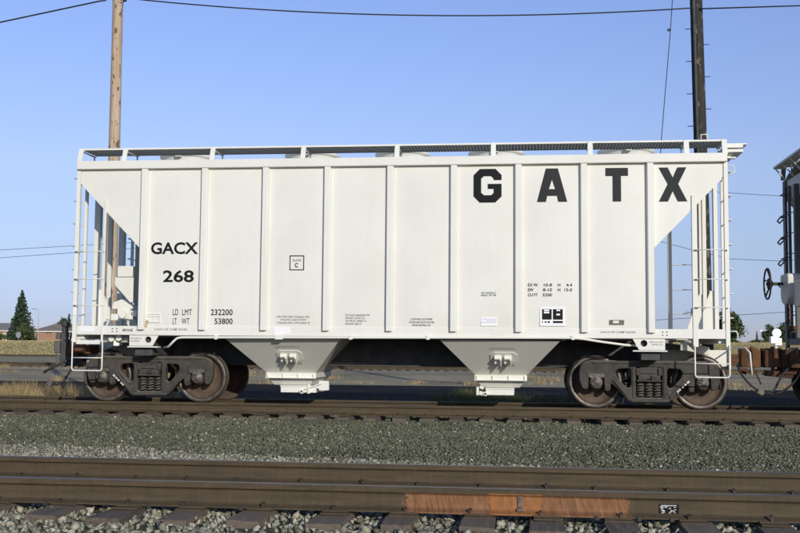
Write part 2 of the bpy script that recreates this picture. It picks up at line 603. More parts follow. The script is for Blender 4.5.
# ------------------------------------------------------------------ stones
def stones(name, n, xr, yr, zf, rmin, rmax, mat, parent=None, keep=None):
    base = np.array([(1, 0, 0), (-1, 0, 0), (0, 1, 0), (0, -1, 0), (0, 0, 1), (0, 0, -1)], float)
    tri = np.array([(0, 2, 4), (2, 1, 4), (1, 3, 4), (3, 0, 4), (2, 0, 5), (1, 2, 5), (3, 1, 5), (0, 3, 5)])
    x = rng.uniform(*xr, n)
    y = rng.uniform(*yr, n)
    if keep is not None:
        k = keep(x, y)
        x, y = x[k], y[k]
        n = len(x)
    z = np.array([zf(a, b) for a, b in zip(x, y)])
    r = rng.uniform(rmin, rmax, n) * rng.choice([0.7, 1.0, 1.0, 1.25], n)
    v = base[None] * rng.uniform(0.55, 1.15, (n, 6, 1)) + rng.normal(0, 0.22, (n, 6, 3))
    q = rng.normal(size=(n, 4))
    q /= np.linalg.norm(q, axis=1)[:, None]
    w_, a, b, c = q.T
    rot = np.stack([1 - 2 * (b * b + c * c), 2 * (a * b - c * w_), 2 * (a * c + b * w_), 2 * (a * b + c * w_), 1 - 2 * (a * a + c * c), 2 * (b * c - a * w_), 2 * (a * c - b * w_), 2 * (b * c + a * w_), 1 - 2 * (a * a + b * b)], 1).reshape(n, 3, 3)
    v = np.einsum('nij,nkj->nki', rot, v) * r[:, None, None]
    v += np.stack([x, y, z + r * rng.uniform(0.0, 0.7, n)], 1)[:, None, :]
    f = (tri[None] + (np.arange(n) * 6)[:, None, None]).reshape(-1, 3)
    return raw(name, v.reshape(-1, 3), f, mat, parent)

def raw(name, v, f, mat, parent=None):
    k = f.shape[1]
    me = bpy.data.meshes.new(name)
    me.vertices.add(len(v))
    me.vertices.foreach_set("co", np.ascontiguousarray(v, dtype=np.float32).ravel())
    me.loops.add(f.size)
    me.loops.foreach_set("vertex_index", np.ascontiguousarray(f, dtype=np.int32).ravel())
    me.polygons.add(len(f))
    me.polygons.foreach_set("loop_start", np.arange(0, f.size, k, dtype=np.int32))
    me.polygons.foreach_set("loop_total", np.full(len(f), k, dtype=np.int32))
    me.materials.append(mat)
    me.update(calc_edges=True)
    return link(name, me, parent)

tag(stones("ballast_stones", 185000, (-9.5, 11.5), (-9.2, -0.95), lambda x, y: bz(x, y) + 0.008, 0.011, 0.022, M['stone']), kind='stuff')
tag(stones("ballast_stones", 14000, (-4.2, 6.2), (-12.8, -9.15), lambda x, y: bz(x, y) + (0.03 if y > -9.5 else 0.0), 0.02, 0.036, M['stone_pale']), kind='stuff')
tag(stones("ballast_stones", 9000, (-7, 9.5), (-9.5, -9.05), lambda x, y: bz(x, y) + 0.03, 0.016, 0.028, M['stone_pale']), kind='stuff')
def pale_strip(n):
    # pale fresh ballast heaped behind the foreground track, wide at the left and thinning out to the right
    def zf(x, y):
        return bz(x, y) + 0.022
    return stones("pale_ballast_stones", n, (-7.5, 2.5), (-9.0, -6.2), zf, 0.013, 0.025, M['stone_pale'], None, lambda x, y: y < -8.4 + (1.75 - 0.24 * (x + 5.5)) * rng.uniform(0.5, 1.0, len(x)))
tag(pale_strip(30000), kind='stuff')
tag(stones("ballast_stones", 32000, (-13, 15), (-0.95, 3.6), lambda x, y: bz(x, y) + 0.0, 0.02, 0.036, M['stone']), kind='stuff')

# ------------------------------------------------------------------ tracks
def rail_profile():
    half = [(0.0762, 0), (0.0762, 0.011), (0.030, 0.024), (0.012, 0.034), (0.0088, 0.060), (0.0088, 0.122), (0.014, 0.134), (0.034, 0.140), (0.0375, 0.146), (0.0375, 0.176), (0.030, 0.184), (0.012, 0.186)]
    return half + [(-a, b) for a, b in half[::-1]]
def rail_mesh(x0, x1, top):
    pr = rail_profile()
    mb = MB()
    n = len(pr)
    vs = [(x, y, z - 0.186) for x in (x0, x1) for y, z in pr]
    mb.v = vs
    for i in range(n):
        j = (i + 1) % n
        zz = (pr[i][1] + pr[j][1]) / 2
        mb.f.append([i, j, n + j, n + i])
        mb.mi.append(1 if zz > 0.183 else 0)
        mb.sm.append(False)
    mb.f += [list(range(n)), list(range(n, 2 * n))]
    mb.mi += [0, 0]
    mb.sm += [False, False]
    return mb
def tie_meshes():
    out = []
    for k in range(3):
        mb = MB()
        mb.box((0, 0, -0.09), (0.225 + 0.012 * k, 2.59, 0.18))
        me = mb.mesh("tie", M['tie'])
        bm = bmesh.new()
        bm.from_mesh(me)
        bmesh.ops.subdivide_edges(bm, edges=[e for e in bm.edges if e.calc_length() > 1], cuts=6, use_grid_fill=True)
        for v in bm.verts:
            v.co.x += random.uniform(-0.008, 0.008)
            v.co.z += random.uniform(-0.008, 0.006)
        bm.to_mesh(me)
        bm.free()
        out.append(me)
    return out
TIES = tie_meshes()
def plate_b():
    mb = MB()
    mb.box((0, 0, 0.006), (0.20, 0.36, 0.012))
    mb.box((0, 0.09, 0.016), (0.20, 0.02, 0.012))
    mb.box((0, -0.09, 0.016), (0.20, 0.02, 0.012))
    return mb.mesh("tie_plate", M['rail'])
PLATE = plate_b()
def spikes(xs, yc, z):
    mb = MB()
    for x in xs:
        for sy in (-1, 1):
            xx = x + random.uniform(-0.05, 0.05) + 0.03 * sy
            lift = random.choice([0, 0, 0.004, 0.010])
            mb.box((xx, yc + sy * 0.086, z + 0.014 + lift), (0.015, 0.015, 0.035))
            mb.box((xx, yc + sy * 0.078, z + 0.034 + lift), (0.024, 0.034, 0.010), Matrix.Rotation(sy * R(-14), 3, 'X'))
    return mb
GA = 0.7535
def track(label, yc, zt, xr, txr, sp, off, sidem, topm, near_sidem=None, gaps=True):
    t = thing("railway_track", label, "railway track", (0, yc, zt))
    rails = []
    for sy in (-1, 1):
        sm = near_sidem if (near_sidem and sy < 0) else sidem
        rails.append(rail_mesh(xr[0], xr[1], 0).build("rail", [sm, topm], t, 0, (0, sy * GA, 0)))
    n = int((txr[1] - txr[0]) / sp)
    xs = []
    for i in range(n + 1):
        x = off + txr[0] + sp * i + random.uniform(-0.035, 0.035)
        xs.append(x)
        o = link("tie", TIES[i % 3], t, 0, (x, random.uniform(-0.05, 0.05), -0.200))
        o.rotation_euler = (0, 0, random.uniform(-0.02, 0.02))
        for sy in (-1, 1):
            link("tie_plate", PLATE, t, 0, (x, sy * GA, -0.1995))
    s = spikes(xs, -GA, -0.186)
    s2 = spikes(xs, GA, -0.186)
    s.add(s2.v, s2.f)
    tag(s.build("rail_spikes", M['truck_dark'], t), kind='stuff')
    return t, rails, xs
near_t, near_r, nxs = track("rusty brown track in the foreground with an orange weld stain on its near rail", -11.54 + GA, -0.0236, (-70, 75), (-8.2, 10.2), 0.533, 0.02, M['rail'], M['rail_top'], M['rail_orange'])
car_t, car_r, cxs = track("railway track under the wheels of the white hopper car", 0.0, 0.0, (-90, 95), (-14, 17), 0.505, 0.0, M['rail'], M['rail_dull'])
far_t = thing("railway_track", "distant railway track on pale gravel between the road and the grass field", "railway track", (0, 39.4, 0))
for sy in (-1, 1):
    rail_mesh(-170, 150, 0).build("rail", [M['rail'], M['rail_dull']], far_t, 0, (0, sy * GA, 0))
rear_t = thing("railway_track", "farthest railway track, a thin dark line at the foot of the grass field", "railway track", (0, 92.2, -0.05))
for sy in (-1, 1):
    rail_mesh(-220, 200, 0).build("rail", [M['rail'], M['rail_dull']], rear_t, 0, (0, sy * GA, 0))
mb = MB()
x = -70.0
while x < 70:
    mb.box((x, random.uniform(-.1, .1), -0.27), (0.23, 2.6, 0.18))
    x += 0.52 + random.uniform(-.04, .04)
tag(mb.build("ties", M['tie'], far_t), kind='stuff')

# weld collar, rail anchors and tag on the near rail (children of the near track)
mb = MB()
mb.prism(fillet([(2.262, -0.137), (2.300, -0.137), (2.300, -0.05), (2.262, -0.05)], .01), lambda u, v, t: (u, t, v), -0.018, 0.018)
mb.prism([(2.255, -0.16), (2.307, -0.16), (2.300, -0.137), (2.262, -0.137)], lambda u, v, t: (u, t, v), -0.05, 0.05)
mb.build("weld_collar", M['cap'], near_t, 0.004, (0, -GA, 0))
mb = MB()
mb.prism([(3.29, -0.150), (3.432, -0.150), (3.432, -0.085), (3.29, -0.085)], lambda u, v, t: (u, t, v), -0.0145, -0.0095)
tagp = mb.build("rail_tag", M['black'], near_t, 0.001, (0, -GA, 0))
mb = MB()
for k in range(26):
    xx = random.uniform(3.30, 3.41)
    zz = random.uniform(-0.145, -0.098)
    mb.box((xx, -0.0152, zz), (random.uniform(.006, .018), 0.001, random.uniform(.003, .006)), Matrix.Rotation(random.uniform(-.7, .7), 3, 'Y'))
mb.box((3.36, -0.0152, -0.0925), (0.11, 0.001, 0.004))
mb.build("printed_marks", M['sticker'], tagp)
mb = MB()
for x in nxs:
    for dx in (-0.15, 0.15):
        if random.random() < 0.35:
            for sy in (-1, 1):
                mb.box((x + dx, sy * GA, -0.190), (0.03, 0.17, 0.02))
                mb.box((x + dx, sy * GA - 0.083, -0.183), (0.024, 0.012, 0.026))
tag(mb.build("rail_anchors", M['truck_dark'], near_t), kind='stuff')

# ------------------------------------------------------------------ covered hopper car
RX = [-4.4 + 1.1 * i for i in range(9)]
PY = 1.532                      # half width over the side sheets
BUL = 0.015
def bulge(x, z):
    if abs(x) >= 4.4 or not (1.36 < z < 4.15):
        return 0.0
    u = ((x + 4.4) / 1.1) % 1.0
    v = (z - 1.36) / 2.79
    return BUL * math.sin(math.pi * u) ** 0.8 * min(1, 4 * math.sin(math.pi * v))

def wheel_mesh():
    prof = [(-0.815, 0.0), (-0.815, 0.085), (-0.825, 0.095), (-0.825, 0.135), (-0.80, 0.15), (-0.765, 0.18), (-0.738, 0.26), (-0.748, 0.34), (-0.775, 0.378), (-0.812, 0.388), (-0.822, 0.394), (-0.822, 0.440), (-0.814, 0.452), (-0.80, 0.4565), (-0.735, 0.459), (-0.722, 0.468), (-0.708, 0.481), (-0.697, 0.484), (-0.685, 0.478), (-0.682, 0.46), (-0.682, 0.392), (-0.70, 0.375), (-0.715, 0.30), (-0.705, 0.2), (-0.67, 0.15), (-0.66, 0.135), (-0.66, 0.08)]
    mats = [0] * 8 + [1] * 11 + [0] * 7
    mb = MB()
    mb.lathe(prof, (0, 0, 0), (0, 1, 0), 56, mats)
    return mb.mesh("wheel", [M['wheel_rust'], M['wheel_steel']])
WHEEL = wheel_mesh()

def side_frame_mesh():
    hr = [(0.30, 0.130), (0.37, 0.185), (0.53, 0.375), (0.655, 0.47), (0.665, 0.32), (0.735, 0.32), (0.748, 0.575), (1.028, 0.575), (1.038, 0.35), (1.105, 0.35), (1.155, 0.47), (1.158, 0.66), (1.11, 0.765), (0.98, 0.815)]
    out = hr + [(-a, b) for a, b in hr[::-1]]
    out = fillet(out, 0.055, 3)
    win = [(0.285, 0.40), (0.335, 0.345), (0.40, 0.365), (0.555, 0.54), (0.575, 0.64), (0.53, 0.70), (0.32, 0.715), (0.285, 0.67)]
    mid = [(-0.235, 0.185), (0.235, 0.185), (0.235, 0.735), (-0.235, 0.735)]
    polys = [out, fillet(win, 0.06, 3), fillet([(-a, b) for a, b in win][::-1], 0.06, 3), fillet(mid, 0.05, 3)]
    me = plate_mesh(polys, 0.055, 0.016, M['truck'], "side_frame")
    return me
SFRAME = side_frame_mesh()
def side_ribs_mesh():
    """raised flange round the frame's window edges, bottom lip, jaw lips"""
    mb = MB()
    for s in (-1, 1):
        mb.bar(s * 0.243, s * 0.28, -0.085, -0.05, 0.19, 0.74)
        mb.beam((s * 0.34, -0.08, 0.20), (s * 0.60, -0.08, 0.50), 0.03, 0.035)
        mb.bar(s * 0.66, s * 0.74, -0.09, 0.05, 0.34, 0.42)
        mb.bar(s * 0.30, s * 0.36, -0.08, -0.06, 0.24, 0.30)
    mb.bar(-0.30, 0.30, -0.095, 0.06, 0.128, 0.168)
    mb.bar(-0.95, 0.95, -0.088, -0.06, 0.775, 0.812)
    return mb.mesh("frame_flange", M['truck'])
SFLANGE = side_ribs_mesh()
def spring_mesh():
    mb = MB()
    pts = []
    turns = 6
    for i in range(turns * 14 + 1):
        a = 2 * math.pi * i / 14
        pts.append((0.058 * math.cos(a), 0.058 * math.sin(a), 0.20 + 0.275 * i / (turns * 14)))
    mb.tube(pts, 0.0145, 6)
    pts = [(0.032 * math.cos(2 * math.pi * i / 10), 0.032 * math.sin(2 * math.pi * i / 10), 0.20 + 0.275 * i / 90) for i in range(91)]
    mb.tube(pts, 0.009, 5)
    return mb.mesh("spring", M['truck'])
SPRING = spring_mesh()
def cap_mesh():
    mb = MB()
    mb.lathe([(0.0, 0.128), (-0.05, 0.13), (-0.058, 0.118), (-0.10, 0.112), (-0.15, 0.105), (-0.165, 0.092), (-0.168, 0.04), (-0.178, 0.032), (-0.178, 0.0)], (0, 0, 0), (0, 1, 0), 24)
    for k in range(3):
        a = R(90 + 120 * k)
        mb.cyl((0.062 * math.cos(a), -0.15, 0.062 * math.sin(a)), (0.062 * math.cos(a), -0.192, 0.062 * math.sin(a)), 0.021, 6)
    mb.box((0, -0.08, 0.115), (0.27, 0.16, 0.055))
    mb.box((0, -0.155, 0.105), (0.20, 0.02, 0.075))
    return mb.mesh("bearing_cap", M['cap'])
CAP = cap_mesh()

def bogie(car, x, stencil):
    mb = MB()
    mb.prism([(-0.19, 0.52), (0.19, 0.52), (0.19, 0.68), (0.10, 0.74), (-0.10, 0.74), (-0.19, 0.68)], lambda u, v, t: (u, t, v), -1.06, 1.06)
    for s in (-1, 1):
        mb.cyl((s * 0.889, -0.95, 0.457), (s * 0.889, 0.95, 0.457), 0.078, 14)
        mb.bar(s * 0.40, s * 0.46, -0.75, 0.75, 0.36, 0.44)
        mb.beam((s * 0.43, 0, 0.42), (s * 0.06, 0, 0.50), 0.05, 0.05)
    mb.cyl((0, 0, 0.72), (0, 0, 0.80), 0.2, 16)
    b = mb.build("bogie", M['truck_dark'], car, 0.0, (x, 0, 0))
    for s in (-1, 1):
        for rz in (0, math.pi):
            link("wheel", WHEEL, b, 0, (s * 0.889, 0, 0.457), rz)
            o = link("bearing_cap", CAP, b, 0, (s * 0.889, -0.94 if rz == 0 else 0.94, 0.457), rz)
    for sy in (-1, 1):
        link("side_frame", SFRAME, b, 0, (0, sy * 1.0, 0), 0 if sy < 0 else math.pi)
        link("frame_flange", SFLANGE, b, 0.008, (0, sy * 1.0, 0), 0 if sy < 0 else math.pi)
        for k in (-1, 0, 1):
            link("spring", SPRING, b, 0, (k * 0.142, sy * 0.985, 0))
        mb = MB()
        yy = sy * 1.03
        mb.bar(-0.21, 0.21, yy - 0.09, yy + 0.09, 0.478, 0.50)
        for k in (-0.11, 0.11):
            mb.bar(k - 0.07, k + 0.07, yy - 0.07, yy + 0.07, 0.505, 0.575)
        mb.bar(-0.215, -0.15, yy - 0.06, yy + 0.06, 0.58, 0.70)
        mb.bar(0.15, 0.215, yy - 0.06, yy + 0.06, 0.58, 0.70)
        mb.bar(-0.15, 0.12, yy - 0.05, yy + 0.05, 0.61, 0.645)
        mb.build("bolster_end", M['truck'], b, 0.008)
        for s in (-1, 1):
            mb = MB()
            for k in range(5):
                a = R(-28 + k * 14)
                cx_ = s * (0.889 - 0.475 * math.cos(a))
                mb.box((cx_, sy * 0.755, 0.457 + 0.475 * math.sin(a)), (0.05, 0.09, 0.12), Matrix.Rotation(s * a, 3, 'Y'))
            mb.build("brake_shoe", M['truck_dark'], b)
    if stencil:
        mb = MB()
        for k, (a, c) in enumerate(((0.0, 0.05), (0.065, 0.10), (0.115, 0.155), (0.19, 0.215), (0.225, 0.26))):
            x0, z0, x1, z1 = 0.66, 0.415, 0.43, 0.20
            for j in range(3):
                t0 = (a + (c - a) * j / 3) / 0.30
                t1 = (a + (c - a) * (j + 0.72) / 3) / 0.30
                sgn = stencil
                pa = Vector((sgn * (x0 + (x1 - x0) * t0), -1.062 - 0.046, z0 + 0.075 + (z1 - z0) * t0))
                pb = Vector((sgn * (x0 + (x1 - x0) * t1), -1.062 - 0.046, z0 + 0.075 + (z1 - z0) * t1))
                mb.beam(pa, pb, 0.002, 0.030, (0, 0, 1))
        mb.build("stencil_marks", M['sticker'], b)
    return b

def panel_mesh(mat):
    mb = MB()
    mb.smooth = True
    nx, nz = 14, 20
    for i in range(nz + 1):
        for j in range(nx + 1):
            x = -0.55 + 1.1 * j / nx
            z = 1.36 + 2.80 * i / nz
            mb.v.append((x, -PY - bulge(x + 0.55, z), z))
    for i in range(nz):
        for j in range(nx):
            a = i * (nx + 1) + j
            mb.f.append([a, a + 1, a + nx + 2, a + nx + 1])
            mb.mi.append(0)
            mb.sm.append(True)
    mb.smooth = False
    mb.bar(-0.55, 0.55, -PY + 0.002, -PY + 0.014, 1.355, 4.16)
    return mb.mesh("side_panel", mat)

def circ(cx, cz, r, n=20, rev=False):
    p = [(cx + r * math.cos(2 * math.pi * k / n), cz + r * math.sin(2 * math.pi * k / n)) for k in range(n)]
    return p[::-1] if rev else p

def hopper_car(name, label, cx, pm, trim, full=True, brake=None):
    car = thing(name, label, "hopper car", (cx, 0, 0))
    PAN = panel_mesh(pm)
    # ---- side sheets, ribs, sills, chords
    mb = MB()
    mb.prism([(-0.068, 0), (0.068, 0), (0.048, 0.080), (-0.048, 0.080)], lambda u, v, t: (u, -PY - v - 0.002, t), 1.297, 4.148)
    RIB = mb.mesh("side_rib", trim)
    for sy in (-1, 1):
        rz = 0 if sy < 0 else math.pi
        for i in range(8):
            link("side_panel", PAN, car, 0, (sy * -1 * (RX[i] + 0.55), 0, 0), rz)
        for s in (-1, 1):
            mb = MB()
            pts = [(s * 4.4, 1.36), (s * 4.4, 4.155), (s * 5.60, 4.155), (s * 5.60, 3.905), (s * 5.573, 3.883), (s * 4.466, 2.748), (s * 4.466, 1.36)]
            mb.prism(pts, lambda u, v, t: (u, t, v), sy * PY, sy * (PY - 0.012))
            mb.build("end_side_panel", pm, car)
            # rolled lower edge of the slanting sheet
            mb = MB()
            mb.beam((s * 5.573, sy * (PY - 0.04), 3.875), (s * 4.466, sy * (PY - 0.04), 2.738), 0.075, 0.012)
            mb.build("edge_flange", trim, car)
        for x in RX:
            link("side_rib", RIB, car, 0.006, (x, 0, 0), rz)
        mb = MB()
        mb.bar(-5.60, 5.60, sy * (PY - 0.06), sy * (PY + 0.010), 1.203, 1.362)
        mb.bar(-4.5, 4.5, sy * (PY - 0.16), sy * (PY + 0.0), 1.196, 1.212)
        mb.build("side_sill", trim, car, 0.006)
        mb = MB()
        mb.bar(-5.66, 5.66, sy * (PY - 0.09), sy * (PY + 0.085), 4.152, 4.302)
        mb.build("top_chord", trim, car, 0.012)
        # running board: bearing bars, cross bars, edge angle
        mb = MB()
        y0, y1 = sy * 1.346, sy * 0.76
        for k in range(9):
            y = y0 + (y1 - y0) * (k + 0.3) / 8.6
            mb.bar(-5.66, 5.66, y - 0.0025, y + 0.0025, 4.535, 4.566)
        x = -5.64
        while x < 5.65:
            mb.bar(x - 0.006, x + 0.006, min(y0, y1), max(y0, y1), 4.54, 4.561)
            x += 0.055
        rb = mb.build("running_board", M['board'], car)
        for yy in (y0, y1):
            mb = MB()
            mb.bar(-5.70, 5.68, yy - 0.004, yy + 0.004, 4.545, 4.574)
            mb.build("board_edge", trim, rb)
        for x in (-5.685, -4.853, -3.226, -1.576, 0.093, 1.771, 3.422, 5.03, 5.657):
            mb = MB()
            mb.beam((x, sy * (PY - 0.085), 4.30), (x, sy * 1.354, 4.572), 0.085, 0.016, (0, sy, 0.4))
            mb.beam((x, sy * 1.346, 4.525), (x, sy * 0.74, 4.525), 0.05, 0.012)
            mb.beam((x, sy * 0.78, 4.52), (x, sy * 0.78, 4.38), 0.05, 0.012, (1, 0, 0))
            mb.build("running_board_support", trim, car)
        # corner posts, ladders
        for s in (-1, 1):
            mb = MB()
            mb.bar(s * 5.605, s * 5.675, sy * (PY - 0.05), sy * (PY + 0.02), 1.07, 4.16)
            mb.bar(s * 5.655, s * 5.675, sy * (PY - 0.14), sy * (PY - 0.04), 1.07, 4.16)
            mb.build("corner_post", trim, car, 0.004)
            mb = MB()
            x = s * 5.12
            xw = 0.042 if s > 0 else 0.020
            mb.bar(x - xw, x + xw, sy * (PY + 0.012), sy * (PY + 0.026), 1.07, 3.60)
            mb.bar(x - xw, x - xw + 0.010, sy * (PY - 0.05), sy * (PY + 0.012), 1.07, 3.60)
            mb.build("ladder_stile", trim, car, 0.003)
            for z in (3.165, 2.68, 2.19, 1.722) if full else (3.7, 3.3, 2.9, 2.5, 2.1, 1.7):
                if z > 3.0 and full:
                    continue
                mb = MB()
                yb = sy * (PY + 0.075)
                mb.tube([(x, sy * (PY + 0.02), z), (x + s * .005, yb, z), (s * 5.64, yb, z), (s * 5.645, sy * (PY + 0.02), z)], 0.0095, 6)
                for xx in (x, s * 5.64):
                    mb.cyl((xx, sy * (PY + 0.02), z), (xx, sy * (PY + 0.04), z), 0.024, 6)
                mb.build("ladder_rung", trim, car)
            # stirrup step below the sill
            mb = MB()
            yb = sy * (PY + 0.03)
            xa, xb = s * 5.10, s * 5.655
            pts = [(xa, yb, 1.10), (xa, yb, 0.61), (xa + s * 0.012, yb, 0.582), (xa + s * 0.04, yb, 0.57), (xb - s * 0.04, yb, 0.57), (xb - s * 0.012, yb, 0.582), (xb, yb, 0.61), (xb, yb, 1.10)]
            mb.tube(pts, 0.0135, 6)
            mb.tube([(xa, yb, 0.795), (xb, yb, 0.795)], 0.010, 6)
            mb.build("stirrup_step", trim, car)
            if s < 0 and full:
                mb = MB()
                mb.bar(-5.60, -5.165, sy * (PY - 0.03), sy * (PY + 0.005), 1.035, 1.105)
                mb.build("step_plate", trim, car, 0.003)
            # end ladder stile and end posts
            mb = MB()
            mb.bar(s * 5.62, s * 5.67, sy * 1.13, sy * 1.18, 1.25, 4.15)
            mb.build("end_ladder_stile", trim, car)
            for k in range(7):
                z = 1.55 + 0.41 * k
                mb = MB()
                xo = s * 5.735
                mb.tube([(s * 5.66, sy * 1.15, z), (xo, sy * 1.145, z), (xo, sy * 1.50, z), (s * 5.67, sy * 1.505, z)], 0.011, 6)
                mb.build("end_rung", trim, car)
            mb = MB()
            mb.bar(s * 5.59, s * (5.70 if s < 0 else 5.655), sy * 0.60 - 0.055, sy * 0.60 + 0.055, 1.25, 4.1)
            mb.bar(s * 5.585, s * 5.592, sy * 0.60 - 0.058, sy * 0.60 + 0.058, 1.25, 4.1)
            mb.build("end_post", trim, car, 0.005)
            if sy < 0 and s < 0:
                mb = MB()
                mb.bar(s * 5.60, s * 5.68, -0.04, 0.04, 1.25, 4.1)
                mb.build("end_post", trim, car, 0.004)
            mb = MB()
            mb.prism([(s * 5.59, 1.26), (s * 5.25, 1.26), (s * 5.52, 2.05), (s * 5.59, 2.05)], lambda u, v, t: (u, t, v), sy * 0.60 - 0.006, sy * 0.60 + 0.006)
            mb.build("post_gusset", trim, car)
            # jacking pad with a round hole
            pts = [(s * 4.625, 1.197), (s * 4.095, 1.197), (s * 4.20, 1.012), (s * 4.625, 1.012)]
            me = plate_mesh([pts, circ(s * 4.28, 1.122, 0.056)], 0.008, 0.0, trim, "jacking_pad")
            link("jacking_pad", me, car, 0, (0, sy * (PY - 0.02), 0))
            mb = MB()
            mb.bar(s * 4.66, s * 4.10, sy * (PY - 0.16), sy * (PY - 0.012), 0.985, 1.006)
            mb.build("pad_flange", trim, car)
    # ---- roof with camber
    mb = MB()
    mb.smooth = True
    prof = [(-1.50, 4.29), (-1.2, 4.375), (-0.8, 4.44), (-0.4, 4.475), (0, 4.485), (0.4, 4.475), (0.8, 4.44), (1.2, 4.375), (1.50, 4.29)]
    n = len(prof)
    mb.add([(x, y, z) for x in (-5.65, 5.65) for y, z in prof] + [(x, y, z - 0.015) for x in (-5.65, 5.65) for y, z in prof],
           [(i, i + 1, n + i + 1, n + i) for i in range(n - 1)] + [(2 * n + i, 2 * n + i + 1, 3 * n + i + 1, 3 * n + i) for i in range(n - 1)])
    roof = mb.build("roof", pm, car)
    for x in (-4.15, -1.70, 0.03, 1.78, 4.15):
        mb = MB()
        mb.lathe([(4.45, 0.46), (4.60, 0.46), (4.605, 0.52), (4.635, 0.52), (4.66, 0.44), (4.685, 0.25), (4.692, 0.0)], (x, 0, 0), (0, 0, 1), 32)
        mb.box((x, -0.53, 4.59), (0.10, 0.09, 0.06))
        mb.box((x, 0.53, 4.59), (0.10, 0.09, 0.06))
        mb.build("hatch_cover", trim, roof)
    # ---- ends
    for s in (-1, 1):
        mb = MB()
        mb.bar(s * 5.60, s * 5.612, -PY + 0.06, PY - 0.06, 3.90, 4.29)
        mb.build("end_plate", pm, car)
        mb = MB()
        a, b = Vector((s * 5.60, 0, 3.90)), Vector((s * 2.95, 0, 1.16))
        mb.beam(a, b, 2 * PY - 0.05, 0.012)
        mb.build("slope_sheet", pm, car)
        mb = MB()
        mb.bar(s * 5.50, s * 5.66, -PY + 0.1, PY - 0.1, 1.13, 1.245)
        mb.build("end_sill", trim, car, 0.006)
        mb = MB()
        mb.bar(s * 4.72, s * 5.88, -0.20, 0.20, 0.73, 1.02)
        mb.bar(s * 5.88, s * 5.92, -0.26, 0.26, 0.68, 1.08)
        mb.build("draft_sill", trim, car, 0.008)
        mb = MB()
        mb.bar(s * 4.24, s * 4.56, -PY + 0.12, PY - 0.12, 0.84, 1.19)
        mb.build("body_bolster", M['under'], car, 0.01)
        mb = MB()
        mb.bar(s * 4.40, s * 5.55, -PY + 0.15, PY - 0.15, 1.225, 1.245)
        mb.build("end_floor", pm, car)
        # diagonal brace from draft sill to side
        mb = MB()
        for sy in (-1, 1):
            mb = MB()
            mb.beam((s * 4.95, sy * 1.30, 1.08), (s * 5.50, sy * 0.30, 1.0), 0.10, 0.14)
            mb.build("end_brace", trim, car, 0.005)
        bogie(car, s * 4.409, (s if s > 0 else 1 * s) if full else 0)
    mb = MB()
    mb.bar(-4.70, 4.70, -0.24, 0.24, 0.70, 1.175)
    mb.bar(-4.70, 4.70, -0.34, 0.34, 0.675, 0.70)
    mb.build("center_sill", M['under'], car, 0.006)  # shade under the car put into the sill's colour; draft sills stay white
    # underside pan between the bays (dark, closes the body)
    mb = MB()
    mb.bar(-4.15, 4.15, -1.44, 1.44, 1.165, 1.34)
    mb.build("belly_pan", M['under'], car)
    # ---- hopper bays
    for c in (-1.885, 1.885):
        mb = MB()
        def ring(hx, hy, z):
            return [(c - hx, -hy, z), (c + hx, -hy, z), (c + hx, hy, z), (c - hx, hy, z)]
        vs = ring(1.02, 1.475, 1.155) + ring(0.445, 0.72, 0.545)
        mb.add(vs, [(0, 1, 5, 4), (1, 2, 6, 5), (2, 3, 7, 6), (3, 0, 4, 7)])
        bay = mb.build("hopper_bay", pm, car)
        mb = MB()
        for sy in (-1, 1):
            mb.bar(c - 0.46, c + 0.46, sy * 0.70, sy * 0.745, 0.462, 0.548)
            for k in range(4):
                x = c - 0.42 + 0.28 * k
                mb.bar(x - 0.008, x + 0.008, sy * 0.74, sy * 0.775, 0.475, 0.54)
            mb.bar(c - 0.46, c + 0.46, sy * 0.70, sy * 0.79, 0.452, 0.462)
        for sx in (-1, 1):
            mb.bar(c + sx * 0.43, c + sx * 0.46, -0.70, 0.70, 0.462, 0.548)
        mb.build("bay_lip", trim, bay, 0.003)
        mb = MB()
        vs = ring(0.43, 0.70, 0.46) + ring(0.33, 0.60, 0.33)
        mb.add(vs, [(0, 1, 5, 4), (1, 2, 6, 5), (2, 3, 7, 6), (3, 0, 4, 7)])
        mb.build("outlet_throat", pm, bay)
        mb = MB()
        g0, g1 = (c - 0.20, c + 0.45) if c < 0 else (c - 0.265, c + 0.23)
        mb.bar(g0, g1, -0.66, 0.66, 0.195, 0.312)
        mb.bar(g0 - 0.01, g1 + 0.01, -0.675, -0.655, 0.298, 0.324)
        mb.build("outlet_gate", trim, bay, 0.005)
        dirx = -1 if c > 0 else 1
        xo = c + (-0.27 if c > 0 else 0.20)
        mb = MB()
        mb.lathe([(-0.70, 0.0), (-0.70, 0.017), (-0.745, 0.017), (-0.745, 0.036), (-0.66, 0.044)], (xo, 0, 0.215), (0, 1, 0), 16)
        if c < 0:
            mb.bar(c + 0.30, c + 0.345, -0.70, -0.655, 0.18, 0.34)
            mb.bar(c + 0.50, c + 0.68, -0.66, -0.62, 0.24, 0.41)
            mb.beam((c + 0.20, -0.72, 0.245), (c + 0.56, -0.70, 0.37), 0.02, 0.022)
            mb.bar(c + 0.455, c + 0.50, -0.65, -0.63, 0.27, 0.35)
        else:
            mb.bar(c - 0.43, c - 0.385, -0.70, -0.64, 0.19, 0.34)
            mb.beam((c - 0.38, -0.70, 0.235), (c - 0.30, -0.70, 0.215), 0.03, 0.07)
            mb.beam((c - 0.37, -0.70, 0.34), (c - 0.30, -0.70, 0.31), 0.03, 0.05)
        mb.build("gate_opener", trim, bay, 0.004)
        mb = MB()
        mb.lathe([(-0.747, 0.0), (-0.749, 0.016), (-0.744, 0.017)], (xo, 0, 0.215), (0, 1, 0), 12)
        mb.build("capstan_socket", M['black'], bay)
        # vibrator bracket on the near slope: octagonal raised plate with two lugs
        nrm = Vector((0, -0.61, -0.755)).normalized()
        upd = Vector((0, -0.755, 0.61)).normalized()
        o0 = Vector((c + 0.045, -1.105, 0.8555))
